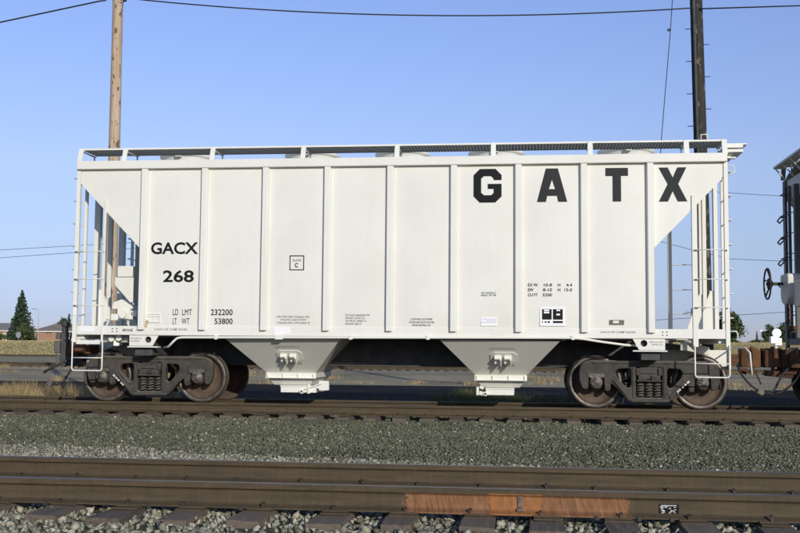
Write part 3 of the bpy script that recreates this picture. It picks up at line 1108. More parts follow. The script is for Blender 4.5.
        def onslope(u, v, h):
            return o0 + Vector((1, 0, 0)) * u + upd * v + nrm * h
        octo = [(-0.22, -0.10), (-0.15, -0.165), (0.18, -0.165), (0.25, -0.10), (0.25, 0.10), (0.18, 0.165), (-0.15, 0.165), (-0.22, 0.10)]
        mb = MB()
        mb.prism(octo, lambda u, v, t: onslope(u, v, t), 0.0, 0.012)
        br = mb.build("vibrator_bracket", pm, bay, 0.006)
        mb = MB()
        for dx in (-0.085, 0.085):
            for dv in (-0.06, 0.06):
                mb.prism([(dx - 0.06, dv - 0.022), (dx + 0.06, dv - 0.022), (dx + 0.06, dv + 0.022), (dx - 0.06, dv + 0.022)], lambda u, v, t: onslope(u, v, t), 0.012, 0.085)
            mb.prism([(dx + 0.035, -0.085), (dx + 0.065, -0.085), (dx + 0.065, 0.085), (dx + 0.035, 0.085)], lambda u, v, t: onslope(u, v, t), 0.012, 0.125)
            mb.prism([(dx - 0.05, -0.02), (dx + 0.035, -0.02), (dx + 0.035, 0.02), (dx - 0.05, 0.02)], lambda u, v, t: onslope(u, v, t), 0.012, 0.04)
        mb.build("bracket_lugs", trim, bay, 0.005)
        if full:
            fine_slope(bay, onslope, [(-0.20, 0.20, 0.265, 0.285), (-0.23, 0.23, 0.225, 0.247)])
            text_on("CU FT 1600", bay, lambda u, v: onslope(u, v, 0.003), (-0.12, 0.20, -0.235, -0.20), M['fine'])
    # ---- train line pipe along the sill
    if full:
        mb = MB()
        yp = -PY - 0.035
        mb.tube([(-4.05, -1.35, 0.985), (-3.93, -1.45, 1.0), (-3.86, yp, 1.035), (-3.80, yp, 1.10), (-3.74, yp, 1.15), (-3.66, yp, 1.165)] + [(x, yp, 1.165 + 0.0065 * (x + 3.66) * 0.9) for x in (-2, 0, 2)] + [(3.1, yp, 1.203), (3.3, yp + 0.01, 1.185), (3.6, yp + 0.06, 1.14), (4.0, yp + 0.15, 1.09), (4.4, yp + 0.3, 1.08)], 0.021, 8)
        pipe = mb.build("train_line_pipe", trim, car)
        for x, wd in ((-3.04, 0.05), (-1.92, 0.14), (-0.66, 0.06), (0.67, 0.06), (3.11, 0.06)):
            zz = 1.165 + 0.0058 * (x + 3.66)
            mb = MB()
            mb.bar(x - wd / 2, x + wd / 2, yp - 0.028, yp + 0.05, zz - 0.034, zz + 0.040)
            mb.build("pipe_clamp", trim, pipe, 0.004)
    return car

# ---- lettering
def text_mesh(s, bold=0.0):
    cu = bpy.data.curves.new("t", 'FONT')
    cu.body = s
    cu.size = 1
    cu.offset = bold
    cu.resolution_u = 3
    ob = bpy.data.objects.new("t", cu)
    COL.objects.link(ob)
    dg = bpy.context.evaluated_depsgraph_get()
    me = bpy.data.meshes.new_from_object(ob.evaluated_get(dg))
    bpy.data.objects.remove(ob)
    bpy.data.curves.remove(cu)
    return me
def fit_mesh(me, box, fn):
    xs = [v.co.x for v in me.vertices]
    ys = [v.co.y for v in me.vertices]
    a, b, c, d = min(xs), max(xs), min(ys), max(ys)
    for v in me.vertices:
        u = box[0] + (v.co.x - a) / (b - a) * (box[1] - box[0])
        z = box[2] + (v.co.y - c) / (d - c) * (box[3] - box[2])
        v.co = fn(u, z)
    me.update()
def text_on(s, parent, fn, box, mat, bold=0.0, name="lettering"):
    me = text_mesh(s, bold)
    me.materials.clear()
    me.materials.append(mat)
    fit_mesh(me, box, fn)
    return link(name, me, parent)
def side_pt(x, z, h=0.0065):
    if 1.20 < z < 1.362:
        return (x, -PY - 0.010 - 0.0025, z)
    return (x, -PY - bulge(x, z) - h, z)
def side_text(car, s, x0, x1, z0, z1, mat=None, bold=0.0):
    return text_on(s, car, side_pt, (x0, x1, z0, z1), mat or M['black'], bold)
def strokes(mb, fn, x0, x1, z0, z1):
    h = z1 - z0
    x = x0
    while x < x1 - 0.3 * h:
        wl = random.randint(3, 8)
        for k in range(wl):
            if x > x1 - 0.4 * h:
                break
            cw = 0.55 * h
            t = 0.13 * h
            for q in random.sample(range(5), 3):
                r = [(x, x + t, z0, z1), (x + cw - t, x + cw, z0, z1), (x, x + cw, z0, z0 + t), (x, x + cw, z1 - t, z1), (x, x + cw, (z0 + z1 - t) / 2, (z0 + z1 + t) / 2)][q]
                mb.add([fn(r[0], r[2]), fn(r[1], r[2]), fn(r[1], r[3]), fn(r[0], r[3])], [(0, 1, 2, 3)])
            x += cw * 1.3
        x += 0.4 * h
def fine_slope(parent, onslope, lines):
    mb = MB()
    for k, l in enumerate(lines):
        strokes(mb, lambda u, v: onslope(u, v, 0.003), *l)
    mb.build("small_print", M['fine'], parent)
def fine(parent, lines, mat=None, h=0.0065):
    for l in lines:
        mb = MB()
        strokes(mb, lambda u, v: side_pt(u, v, h), *l)
        mb.build("small_print", mat or M['fine'], parent)

hop = hopper_car("covered_hopper_car", "white covered hopper car lettered GATX with road number 268", 0.0, M['white'], M['trim'])

def glyph(car, polys, x0, x1, z0, z1, wpx, hpx, mat):
    mb = MB()
    for p in polys:
        mb.add([side_pt(x0 + a / wpx * (x1 - x0), z1 - b / hpx * (z1 - z0)) for a, b in p], [list(range(len(p)))])
    me = mb.mesh("lettering", mat)
    bm = bmesh.new()
    bm.from_mesh(me)
    bmesh.ops.triangulate(bm, faces=bm.faces)
    bmesh.ops.subdivide_edges(bm, edges=bm.edges, cuts=4, use_grid_fill=True)
    for v in bm.verts:
        v.co = side_pt(v.co.x, v.co.z)
    bm.to_mesh(me)
    bm.free()
    link("lettering", me, car)
M['black2'] = NT("faded_black_lettering", 0.6, 0, 0.15).color((0.030, 0.033, 0.034)).m
G = [(110, 45), (110, 25), (86, 0), (24, 0), (0, 25), (0, 109), (24, 134), (86, 134), (110, 110), (110, 60), (56, 60), (56, 80), (79, 80), (79, 96), (69, 105), (41, 105), (30, 95), (30, 39), (41, 29), (69, 29), (79, 39), (79, 45)]
glyph(hop, [G], 1.438, 1.916, 3.503, 4.085, 110, 134, M['black'])
glyph(hop, [[(35, 0), (59, 0), (59, 45), (47, 83), (59, 83), (59, 110), (40, 110), (35, 134), (0, 134)], [(59, 0), (82, 0), (118, 134), (83, 134), (78, 110), (59, 110), (59, 83), (71, 83), (59, 45)]], 2.515, 3.025, 3.505, 4.08, 118, 134, M['black2'])
glyph(hop, [[(0, 0), (86, 0), (86, 32), (59, 32), (59, 134), (27, 134), (27, 32), (0, 32)]], 3.665, 4.040, 3.503, 4.076, 86, 134, M['black2'])
glyph(hop, [[(0, 0), (46, 0), (71, 50), (94, 0), (140, 0), (98, 82), (143, 168), (95, 168), (70, 117), (46, 168), (0, 168), (45, 82)]], 4.546, 5.013, 3.497, 4.074, 143, 168, M['black2'])
side_text(hop, "GACX", -4.265, -3.405, 2.630, 2.842, bold=0.024)
side_text(hop, "268", -4.03, -3.47, 2.135, 2.348, bold=0.022)
side_text(hop, "LD", -3.835, -3.735, 1.556, 1.660, bold=0.0)
side_text(hop, "LMT", -3.665, -3.49, 1.556, 1.660, bold=0.0)
side_text(hop, "LT", -3.835, -3.765, 1.400, 1.502, bold=0.0)
side_text(hop, "WT", -3.675, -3.53, 1.400, 1.502, bold=0.0)
side_text(hop, "232200", -3.15, -2.755, 1.558, 1.662, bold=0.012)
side_text(hop, "53800", -3.08, -2.755, 1.402, 1.504, bold=0.012)
def frame_box(car, x0, x1, z0, z1, t):
    mb = MB()
    for r in ((x0, x1, z0, z0 + t), (x0, x1, z1 - t, z1), (x0, x0 + t, z0 + t, z1 - t), (x1 - t, x1, z0 + t, z1 - t)):
        mb.add([side_pt(r[0], r[2]), side_pt(r[1], r[2]), side_pt(r[1], r[3]), side_pt(r[0], r[3])], [(0, 1, 2, 3)])
    mb.build("lettering", M['black'], car)
frame_box(hop, -1.757, -1.498, 2.345, 2.604, 0.016)
side_text(hop, "PLATE", -1.70, -1.555, 2.50, 2.535, M['fine'], 0.02)
side_text(hop, "C", -1.665, -1.605, 2.395, 2.472, bold=0.03)
for z0, row in ((2.068, (("EX W", 2.363, 2.53), ("10-8", 2.63, 2.765), ("H", 2.86, 2.905), ("4-4", 3.005, 3.10))),
                (1.985, (("EW", 2.363, 2.455), ("8-10", 2.615, 2.765), ("H", 2.86, 2.905), ("15-0", 2.975, 3.10))),
                (1.900, (("CU FT", 2.363, 2.525), ("3200", 2.605, 2.765)))):
    for s, a, b in row:
        side_text(hop, s, a + 0.0, b, z0, z0 + 0.052, M['black'], 0.012)
for s, a, b, z in (("CLOSE AND LOCK HOPPER", 0.37, 0.745, 1.490), ("DOORS AND ROOF HATCHES", 0.345, 0.775, 1.438), ("BEFORE MOVING CAR", 0.40, 0.71, 1.388)):
    side_text(hop, s, a, b, z, z + 0.032, M['fine'], 0.01)
side_text(hop, "2 INCH HP COMP SHOES", -4.165, -3.57, 1.287, 1.322, M['fine'], 0.015)
side_text(hop, "2 INCH HP COMP SHOES", 3.557, 4.14, 1.288, 1.322, M['fine'], 0.015)
side_text(hop, "BPONE", -4.745, -4.56, 1.262, 1.310, M['black'], 0.02)
fine(hop, [(-1.97, -1.39, 1.522, 1.552), (-1.90, -1.45, 1.470, 1.500), (-1.965, -1.39, 1.417, 1.447)])
fine(hop, [(-0.76, -0.32, 1.555, 1.585), (-0.76, -0.42, 1.505, 1.535), (-0.76, -0.40, 1.455, 1.485), (-0.76, -0.48, 1.405, 1.435)])
fine(hop, [(1.575, 1.835, 1.945, 1.972), (1.575, 1.835, 1.903, 1.930)], M['black'])
fine(hop, [(-4.60, -4.40, 1.135, 1.155), (-4.60, -4.42, 1.09, 1.11)], M['fine'], 0.0)
fine(hop, [(4.37, 4.60, 1.135, 1.155), (4.41, 4.60, 1.095, 1.115)], M['fine'], 0.0)
def label_plate(x0, x1, z0, z1, mat=None, name="label_plate", th=0.002, h=0.007):
    mb = MB()
    y = side_pt((x0 + x1) / 2, (z0 + z1) / 2, h)[1]
    mb.bar(x0, x1, y - th, y + 0.001, z0, z1)
    return mb.build(name, mat or M['sticker'], hop), y - th
lp, ly = label_plate(1.572, 1.842, 1.397, 1.548)
for a in ((1.60, 1.83, 1.502, 1.516), (1.66, 1.82, 1.478, 1.490), (1.585, 1.83, 1.450, 1.464)):
    mb = MB()
    strokes(mb, lambda u, v: (u, ly - 0.001, v), *a)
    mb.build("small_print", M['blue_print'], lp)
label_plate(1.742, 2.008, 1.247, 1.344, M['trim'])
label_plate(-2.010, -1.728, 1.238, 1.356)
label_plate(-5.545, -5.27, 1.25, 1.352)
lp, ly = label_plate(2.562, 2.985, 1.402, 1.722)
def prect(mb, a, b, c, d, e=0.0):
    mb.add([(a, ly - 0.001 - e, c), (b, ly - 0.001 - e, c), (b, ly - 0.001 - e, d), (a, ly - 0.001 - e, d)], [(0, 1, 2, 3)])
for r in ((2.597, 2.757, 1.508, 1.685), (2.778, 2.942, 1.508, 1.685), (2.778, 2.942, 1.450, 1.486), (2.597, 2.610, 1.452, 1.484), (2.640, 2.675, 1.455, 1.480), (2.693, 2.727, 1.452, 1.484)):
    mb = MB()
    prect(mb, *r)
    mb.build("lettering", M['black'], lp)
for r in ((2.627, 2.718, 1.651, 1.677), (2.627, 2.718, 1.614, 1.642), (2.838, 2.900, 1.653, 1.677), (2.836, 2.896, 1.580, 1.610)):
    mb = MB()
    prect(mb, *r, 0.001)
    mb.build("lettering", M['sticker'], lp)
mb = MB()
mb.bar(-5.652, -5.612, -PY - 0.026, -PY - 0.0205, 1.545, 1.675)
mb.build("label_plate", M['sticker'], hop)
# routing board, card rack and tag on the end ribs
mb = MB()
y = -PY - 0.010
mb.bar(3.712, 3.955, y - 0.008, y + 0.01, 1.428, 1.508)
mb.build("routing_board", M['cap'], hop, 0.002)
mb = MB()
mb.bar(3.772, 3.87, y - 0.012, y, 1.455, 1.495)
mb.build("routing_card", M['trim'], hop)
mb = MB()
for r in ((-4.30, -4.06, 1.565, 1.585), (-4.30, -4.06, 1.425, 1.44), (-4.30, -4.288, 1.44, 1.565), (-4.072, -4.06, 1.44, 1.565), (-4.185, -4.178, 1.44, 1.53), (-4.29, -4.07, 1.53, 1.54)):
    mb.bar(r[0], r[1], y - 0.012, y + 0.008, r[2], r[3])
mb.build("card_rack", M['trim'], hop)
mb = MB()
mb.box((-4.305, -PY - 0.03, 1.405), (0.05, 0.012, 0.12), Matrix.Rotation(R(18), 3, 'Y'))
mb.build("hanging_tag", M['tan'], hop)
mb = MB()
for x in (-4.93, -4.85, 4.585, 4.655):
    for z in (1.262, 1.312):
        mb.cyl((x, -PY - 0.008, z), (x, -PY - 0.022, z), 0.011, 6)
mb.build("sill_rivets", M['cap'], hop)
# brake gear at the left end
mb = MB()
mb.bar(-5.22, -4.93, -0.95, -0.60, 2.27, 2.47)
mb.prism([(-5.26, 2.26), (-4.90, 2.26), (-4.90, 1.80), (-4.96, 1.80), (-5.26, 2.12)], lambda u, v, t: (u, t, v), -0.97, -0.80)
mb.build("brake_reservoir", M['trim'], hop, 0.012, (0.11, 0, 0))
mb = MB()
mb.prism([(-5.30, 1.68), (-4.86, 1.68), (-4.90, 1.72), (-5.12, 1.86), (-5.28, 1.80)], lambda u, v, t: (u, t, v), -0.95, -0.70)
mb.box((-5.07, -0.85, 1.60), (0.24, 0.22, 0.20))
mb.box((-4.93, -0.90, 1.57), (0.10, 0.16, 0.16))
mb.box((-5.24, -0.90, 1.53), (0.12, 0.16, 0.12))
mb.cyl((-5.32, -0.92, 1.52), (-5.40, -0.92, 1.52), 0.055, 12)
mb.cyl((-5.07, -0.97, 1.58), (-5.07, -1.02, 1.58), 0.07, 12)
mb.cyl((-4.86, -0.98, 1.60), (-4.86, -0.80, 1.60), 0.06, 12)
mb.cyl((-5.0, -0.9, 1.40), (-5.0, -0.9, 1.52), 0.03, 8)
mb.build("brake_valve", M['trim'], hop, 0.012, (0.10, 0, 0))
mb = MB()
mb.tube([(-4.9, -0.9, 1.45), (-4.85, -0.95, 1.30), (-4.6, -1.0, 1.26), (-4.45, -1.0, 1.24)], 0.018, 6)
mb.tube([(-5.25, -0.92, 1.48), (-5.3, -0.95, 1.35), (-5.2, -1.0, 1.27)], 0.016, 6)
mb.cyl((-5.25, -1.2, 1.13), (-4.75, -1.2, 1.13), 0.07, 12)
mb.cyl((-5.02, -1.38, 1.13), (-5.02, -1.28, 1.13), 0.05, 10)
mb.cyl((-4.88, -1.38, 1.15), (-4.88, -1.28, 1.15), 0.055, 10)
mb.build("brake_piping", M['trim'], hop)
# right end top platform and grab irons
mb = MB()
for z in (4.46, 4.385):
    mb.bar(5.70, 5.975, -1.33, -0.75, z - 0.025, z + 0.025)
mb.bar(5.70, 6.05, -1.30, 1.33, 4.49, 4.515)
mb.bar(5.72, 5.74, -1.2, 1.2, 4.36, 4.49)
mb.prism([(5.68, 4.36), (5.86, 4.36), (5.70, 4.24)], lambda u, v, t: (u, t, v), -1.20, -1.17)
mb.bar(5.72, 5.86, -1.30, -1.20, 4.26, 4.285)
mb.build("crossover_platform", M['trim'], hop, 0.004)
mb = MB()
mb.tube([(5.68, -1.45, 4.12), (5.79, -1.46, 4.10), (5.80, -1.48, 4.00), (5.68, -1.49, 3.92)], 0.011, 6)
mb.tube([(5.28, -1.346, 4.57), (5.28, -1.35, 4.66), (5.38, -1.35, 4.665), (5.38, -1.34, 4.57)], 0.014, 6)
mb.tube([(5.68, -1.5, 1.33), (5.78, -1.52, 1.33), (5.80, -1.52, 1.28), (5.79, -1.52, 1.22)], 0.012, 6)
mb.build("grab_iron", M['trim'], hop)

def coupler(car, s, mat, hose=True, lever=True):
    mb = MB()
    mb.bar(s * 5.80, s * 6.20, -0.075, 0.075, 0.80, 0.95)
    mb.prism(fillet([(s * 6.12, -0.14), (s * 6.22, -0.20), (s * 6.42, -0.20), (s * 6.44, -0.10), (s * 6.33, -0.06), (s * 6.33, 0.06), (s * 6.45, 0.10), (s * 6.45, 0.22), (s * 6.28, 0.24), (s * 6.12, 0.15)], 0.03, 2), lambda u, v, t: (u - s * 0.05 * abs(t - 0.9), v * (1 - 0.5 * (t - 0.72)), t), 0.72, 1.06)
    mb.prism(fillet([(s * 6.28, -0.24), (s * 6.44, -0.20), (s * 6.46, -0.02), (s * 6.36, 0.0), (s * 6.30, -0.08)], 0.02, 2), lambda u, v, t: (u, v, t), 0.72, 1.03)
    mb.cyl((s * 6.30, -0.17, 0.66), (s * 6.30, -0.17, 1.09), 0.035, 10)
    mb.cyl((s * 6.18, 0.02, 0.60), (s * 6.20, 0.02, 0.70), 0.05, 10)
    mb.beam((s * 6.10, -0.10, 0.70), (s * 6.30, -0.12, 0.62), 0.06, 0.05)
    mb.bar(s * 5.86, s * 6.02, -0.16, 0.16, 0.74, 0.80)
    c = mb.build("coupler", mat, car, 0.03)
    if hose:
        mb = MB()
        pts = [(5.86, -0.30, 0.80), (6.02, -0.32, 0.76), (6.17, -0.34, 0.62), (6.27, -0.36, 0.44), (6.33, -0.38, 0.33), (6.45, -0.40, 0.27), (6.55, -0.42, 0.29)]
        mb.tube([(s * a, b, d) for a, b, d in pts], 0.020, 8)
        mb.build("air_hose", M['rubber'], car)
        mb = MB()
        mb.box((s * 6.58, -0.43, 0.30), (0.10, 0.07, 0.09), Matrix.Rotation(R(25), 3, 'Y'))
        mb.cyl((s * 6.56, -0.47, 0.29), (s * 6.56, -0.40, 0.29), 0.045, 10)
        mb.build("hose_coupling", M['cap'], car, 0.008)
    if lever:
        mb = MB()
        mb.tube([(s * 6.02, -1.50, 0.62), (s * 6.0, -1.47, 0.98), (s * 5.95, -1.35, 1.06), (s * 5.95, -0.3, 1.06), (s * 6.15, -0.14, 1.06)], 0.014, 6)
        mb.build("uncoupling_lever", M['trim'] if s > 0 else M['truck_dark'], car)
    return c
coupler(hop, -1, M['rust'], True, False)
coupler(hop, 1, M['rust'], False, True)
# tall shelf and cushioning gear standing on the free coupler at the left end
mb = MB()
mb.prism(fillet([(-6.46, 0.60), (-6.36, 0.62), (-6.37, 0.86), (-6.34, 1.02), (-6.38, 1.16), (-6.39, 1.36), (-6.45, 1.37), (-6.475, 1.12), (-6.46, 0.98), (-6.48, 0.80)], 0.03, 3), lambda u, v, t: (u, t, v), -0.26, -0.10)
mb.lathe([(1.34, 0.03), (1.37, 0.07), (1.43, 0.08), (1.465, 0.055), (1.475, 0.0)], (-6.42, -0.18, 0), (0, 0, 1), 14)
mb.cyl((-6.34, -0.18, 0.95), (-6.30, -0.18, 1.22), 0.02, 8)
mb.bar(-6.42, -6.30, -0.24, -0.08, 0.70, 0.80)
mb.build("coupler_shelf", M['under'], hop, 0.014)
mb = MB()
mb.bar(-6.585, -6.475, -0.30, -0.10, 0.86, 1.10)
mb.bar(-6.56, -6.475, -0.30, -0.10, 1.13, 1.24)
mb.bar(-6.55, -6.475, -0.28, -0.10, 0.62, 0.82)
mb.build("coupler_knuckle", M['grey_paint'], hop, 0.016)
mb = MB()
mb.tube([(-5.95, -0.5, 0.86), (-6.2, -0.55, 0.72), (-6.42, -0.6, 0.62), (-6.62, -0.62, 0.50)], 0.022, 6)
mb.bar(-6.30, -6.0, -0.34, -0.14, 0.62, 0.80)
mb.build("cut_lever", M['truck_dark'], hop, 0.0)
mb = MB()
mb.bar(-6.02, -5.70, -0.7, -0.25, 0.86, 1.02)
mb.cyl((-5.95, -0.9, 0.93), (-5.72, -0.9, 0.93), 0.08, 10)
mb.build("draft_gear_pocket", M['rust'], hop, 0.01)

# ------------------------------------------------------------------ neighbouring hopper car
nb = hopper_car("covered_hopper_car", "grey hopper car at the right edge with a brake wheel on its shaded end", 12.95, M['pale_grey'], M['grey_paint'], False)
M['rust_shaded'] = mottled('shaded_brown_rust', (0.022, 0.013, 0.009), (0.12, 0.055, 0.024), 4, 0.9)  # darker copy of the brown rust, with the car end's shade in its colour
coupler(nb, -1, M['rust_shaded'], True, False)
mb = MB()
cxw, cyw, czw = -6.22, 0.50, 2.24
ringp = [(cxw, cyw + 0.28 * math.cos(2 * math.pi * k / 32), czw + 0.28 * math.sin(2 * math.pi * k / 32)) for k in range(32)]
mb.tube(ringp, 0.017, 8, True)
for k in range(5):
    a = 2 * math.pi * k / 5 + 0.3
    p = Vector((cxw, cyw + 0.28 * math.cos(a), czw + 0.28 * math.sin(a)))
    mb.tube([(cxw + 0.06, cyw + 0.06 * math.cos(a), czw + 0.06 * math.sin(a)), (cxw + 0.03, cyw + 0.17 * math.cos(a + .1), czw + 0.17 * math.sin(a + .1)), p], 0.016, 6)
mb.cyl((cxw - 0.02, cyw, czw), (cxw + 0.28, cyw, czw), 0.03, 10)
mb.lathe([(0.0, 0.0), (0.01, 0.10), (0.05, 0.105), (0.09, 0.05)], (cxw, cyw, czw), (1, 0, 0), 16)
mb.build("brake_wheel", M['truck_dark'], nb)
mb = MB()
mb.prism(fillet([(-0.27, 2.42), (0.30, 2.42), (0.30, 1.98), (0.12, 1.86), (-0.10, 1.86), (-0.27, 2.0)], 0.07, 3), lambda u, v, t: (t, 0.5 + u, v), -5.92, -5.70)
mb.bar(-5.84, -5.70, -0.50, 0.15, 1.80, 2.28)
mb.build("brake_housing", M['pale_grey'], nb, 0.015)
mb = MB()
for k in range(6):
    mb.box((-5.82, 0.52, 1.82 - 0.05 * k), (0.012, 0.03, 0.05), Matrix.Rotation(R(90 * (k % 2)), 3, 'Z'))
mb.tube([(-5.82, 0.52, 1.50), (-5.86, 0.52, 1.42), (-5.80, 0.5, 1.36), (-5.74, 0.5, 1.42)], 0.022, 6)
mb.bar(-5.86, -5.72, 0.40, 0.60, 1.40, 1.47)
mb.build("brake_chain", M['rust'], nb)
mb = MB()
mb.bar(-5.92, -5.70, -1.2, 1.2, 4.48, 4.52)
for k in range(5):
    mb.beam((-5.90, -1.15 + 0.575 * k, 4.49), (-5.70, -1.15 + 0.575 * k, 4.25), 0.04, 0.02)
mb.build("crossover_platform", M['pale_grey'], nb, 0.004)
mb = MB()
for z in (3.55, 3.14, 2.73, 2.32):
    mb = MB()
    mb.tube([(-5.70, 1.1, z), (-5.84, 1.1, z - 0.02), (-5.86, 1.2, z - 0.07), (-5.80, 1.3, z - 0.10), (-5.72, 1.32, z - 0.02)], 0.014, 6)
    mb.build("grab_iron", M['grey_paint'], nb)
mb = MB()
pts = []
for k in range(15):
    t = k / 14
    pts.append((-6.95 + 1.15 * t + 0.0, -0.32, 0.78 - 0.52 * math.sin(math.pi * t) ** 0.7))
mb.tube(pts, 0.019, 8)
mb.build("air_hose", M['rubber'], nb)

mb = MB()
mb.bar(-6.15, -5.72, -0.24, 0.24, 0.60, 1.04)
mb.bar(-6.05, -5.75, -0.42, 0.42, 0.72, 0.96)
mb.beam((-6.40, -0.05, 0.62), (-5.95, -0.05, 0.58), 0.30, 0.10)
mb.beam((-6.62, -0.16, 0.70), (-6.50, -0.16, 0.42), 0.03, 0.03)
mb.build("draft_gear_pocket", M['rust_shaded'], nb, 0.03)
# ------------------------------------------------------------------ utility poles and wires
def util_pole(label, x, y, z0, z1, r0, r1, lean, mat, extras):
    p = thing("utility_pole", label, "utility pole", (x, y, z0))
    mb = MB()
    n = 16
    H = z1 - z0
    pts = [(lean * H * k / n, 0, H * k / n) for k in range(n + 1)]
    vs, fs = [], []
    m = 18
    for k, q in enumerate(pts):
        r = r0 + (r1 - r0) * k / n
        for j in range(m):
            a = 2 * math.pi * j / m
            rr = r * (1 + 0.02 * math.sin(3 * a + k * .2))
            vs.append((q[0] + rr * math.cos(a), rr * math.sin(a), q[2]))
    for k in range(n):
        for j in range(m):
            j2 = (j + 1) % m
            fs.append((k * m + j, k * m + j2, (k + 1) * m + j2, (k + 1) * m + j))
    fs.append([n * m + j for j in range(m)])
    mb.smooth = True
    mb.add(vs, fs)
    mb.build("pole_shaft", mat, p)
    return p, H
lp_, H1 = util_pole("pale weathered wooden utility pole behind the left end of the white car", -9.86, 10.5, -0.45, 13.8, 0.19, 0.145, -0.004, M['pole_light'], None)
mb = MB()
mb.beam((-0.9, -0.17, 13.0), (0.95, -0.17, 13.0), 0.1, 0.12)
mb.build("crossarm", M['pole_dark'], lp_)
mb = MB()
mb.tube([(-0.36, -0.2, 11.83), (-0.25, -0.25, 11.86), (-0.12, -0.2, 11.82)], 0.02, 6)
mb.tube([(0.12, -0.2, 11.80), (0.26, -0.25, 11.85), (0.20, -0.22, 11.72), (0.33, -0.2, 11.88)], 0.02, 6)
mb.box((0.26, -0.23, 11.80), (0.08, 0.08, 0.1))
mb.build("cable_clamp", M['wire'], lp_)
rp_, H2 = util_pole("dark creosoted utility pole with climbing pegs behind the right end", 7.29, 10.5, -0.45, 13.8, 0.20, 0.165, -0.0155, M['pole_dark'], None)
mb = MB()
mb.beam((-1.0, -0.2, 13.2), (1.0, -0.2, 13.2), 0.1, 0.12)
mb.build("crossarm", M['pole_dark'], rp_)
mb = MB()
mb.tube([(-0.0155 * z - 0.10, -0.185, z) for z in (0.0, 4.0, 8.0, 13.0)], 0.04, 8)
mb.build("cable_conduit", M['under'], rp_)
for k, (side, zz) in enumerate(((-1, 10.06), (-1, 9.13), (-1, 8.2), (-1, 7.28), (-1, 6.3), (-1, 5.3), (-1, 4.35), (1, 8.68), (1, 7.76), (1, 9.6), (1, 6.8))):
    z = zz + 0.45
    cx_ = -0.0155 * z
    mb = MB()
    mb.cyl((cx_ + side * 0.15, 0, z), (cx_ + side * 0.33, 0, z), 0.011, 6)
    mb.build("climbing_peg", M['wire'], rp_)

def wire(name, label, pts, r, sag=0.0, n=20, group=None):
    mb = MB()
    out = []
    pts = [Vector(p) for p in pts]
    for i in range(len(pts) - 1):
        m = n if sag else 1
        for k in range(m):
            t = k / m
            q = pts[i].lerp(pts[i + 1], t)
            q.z -= sag * 4 * t * (1 - t)
            out.append(q)
    out.append(pts[-1])
    o0 = out[0].copy()
    mb.tube([q - o0 for q in out], r, 5)
    return tag(mb.build(name, M['wire'], None, 0, o0), label, "cable", group)
wire("overhead_cable", "thick twisted cable rising from the left edge to the pale pole", [(-26, 10.2, 7.1), (-13.64, 10.3, 10.76), (-10.45, 10.3, 11.33), (-10.2, 10.3, 11.36)], 0.024)
wire("overhead_cable", "sagging black cable between the pale pole and the dark pole", [(-9.55, 10.3, 11.40), (7.0, 10.3, 10.60)], 0.020, 0.36, 24)
wire("overhead_cable", "black cable running right from the dark pole to the frame edge", [(7.18, 10.3, 10.57), (9.95, 10.3, 10.575), (24, 10.3, 10.7)], 0.020)
wire("drop_wire", "thin wire hanging slantwise left of the dark pole", [(6.62, 10.4, 13.2), (6.386, 10.4, 10.02), (6.20, 10.4, 8.0), (6.104, 10.4, 6.93), (5.95, 10.4, 4.5)], 0.012)
mb = MB()
mb.box((0, 0, 0), (0.10, 0.05, 0.07))
mb.build("wire_clip", M['wire'], bpy.data.objects["drop_wire"], 0.01, (6.35 - 6.62, 0, 10.02 - 13.2))
for lab, pts in (("upper of two thin wires crossing the sky left of the car", [(-75, 60, 7.0), (-39.2, 60, 8.517), (-33.4, 60, 8.817), (-15, 60, 9.75)]),
                 ("lower of two thin wires crossing the sky left of the car", [(-75, 61, 6.0), (-39.8, 61, 7.97), (-33.9, 61, 8.36), (-15, 61, 9.6)]),
                 ("thin wire crossing the gap between the two cars near the top", [(9, 60, 13.2), (17.3, 60, 12.57), (20.8, 60, 12.315), (36, 60, 11.7)]),
                 ("thin drooping wire crossing the gap between the cars at mid height", [(8, 60, 9.9), (11.8, 60, 9.115), (14.5, 60, 8.365), (17.24, 60, 7.70), (20.57, 60, 7.55), (34, 60, 8.4)]),
                 ("thin low wire just above the trees between the two cars", [(8, 60, 2.9), (11.75, 60, 3.2), (19.94, 60, 3.754), (34, 60, 4.7)])):
    wire("distant_wire", lab, pts, 0.018, 0, 1, "distant wires")

def far_pole(x, y, z0, z1, label):
    p = thing("utility_pole", label, "utility pole", (x, y, z0))
    mb = MB()
    mb.cyl((0, 0, 0), (0, 0, z1 - z0), 0.16, 8, 0.11)
    mb.build("pole_shaft", M['pole_dark'], p)
    mb = MB()
    mb.beam((-1.1, 0, z1 - z0 - 0.8), (1.1, 0, z1 - z0 - 0.8), 0.12, 0.12)
    mb.build("crossarm", M['pole_dark'], p)
far_pole(34.1, 190, crest(34) - 0.1, 9.1, "tiny distant power pole seen between the ladder posts")

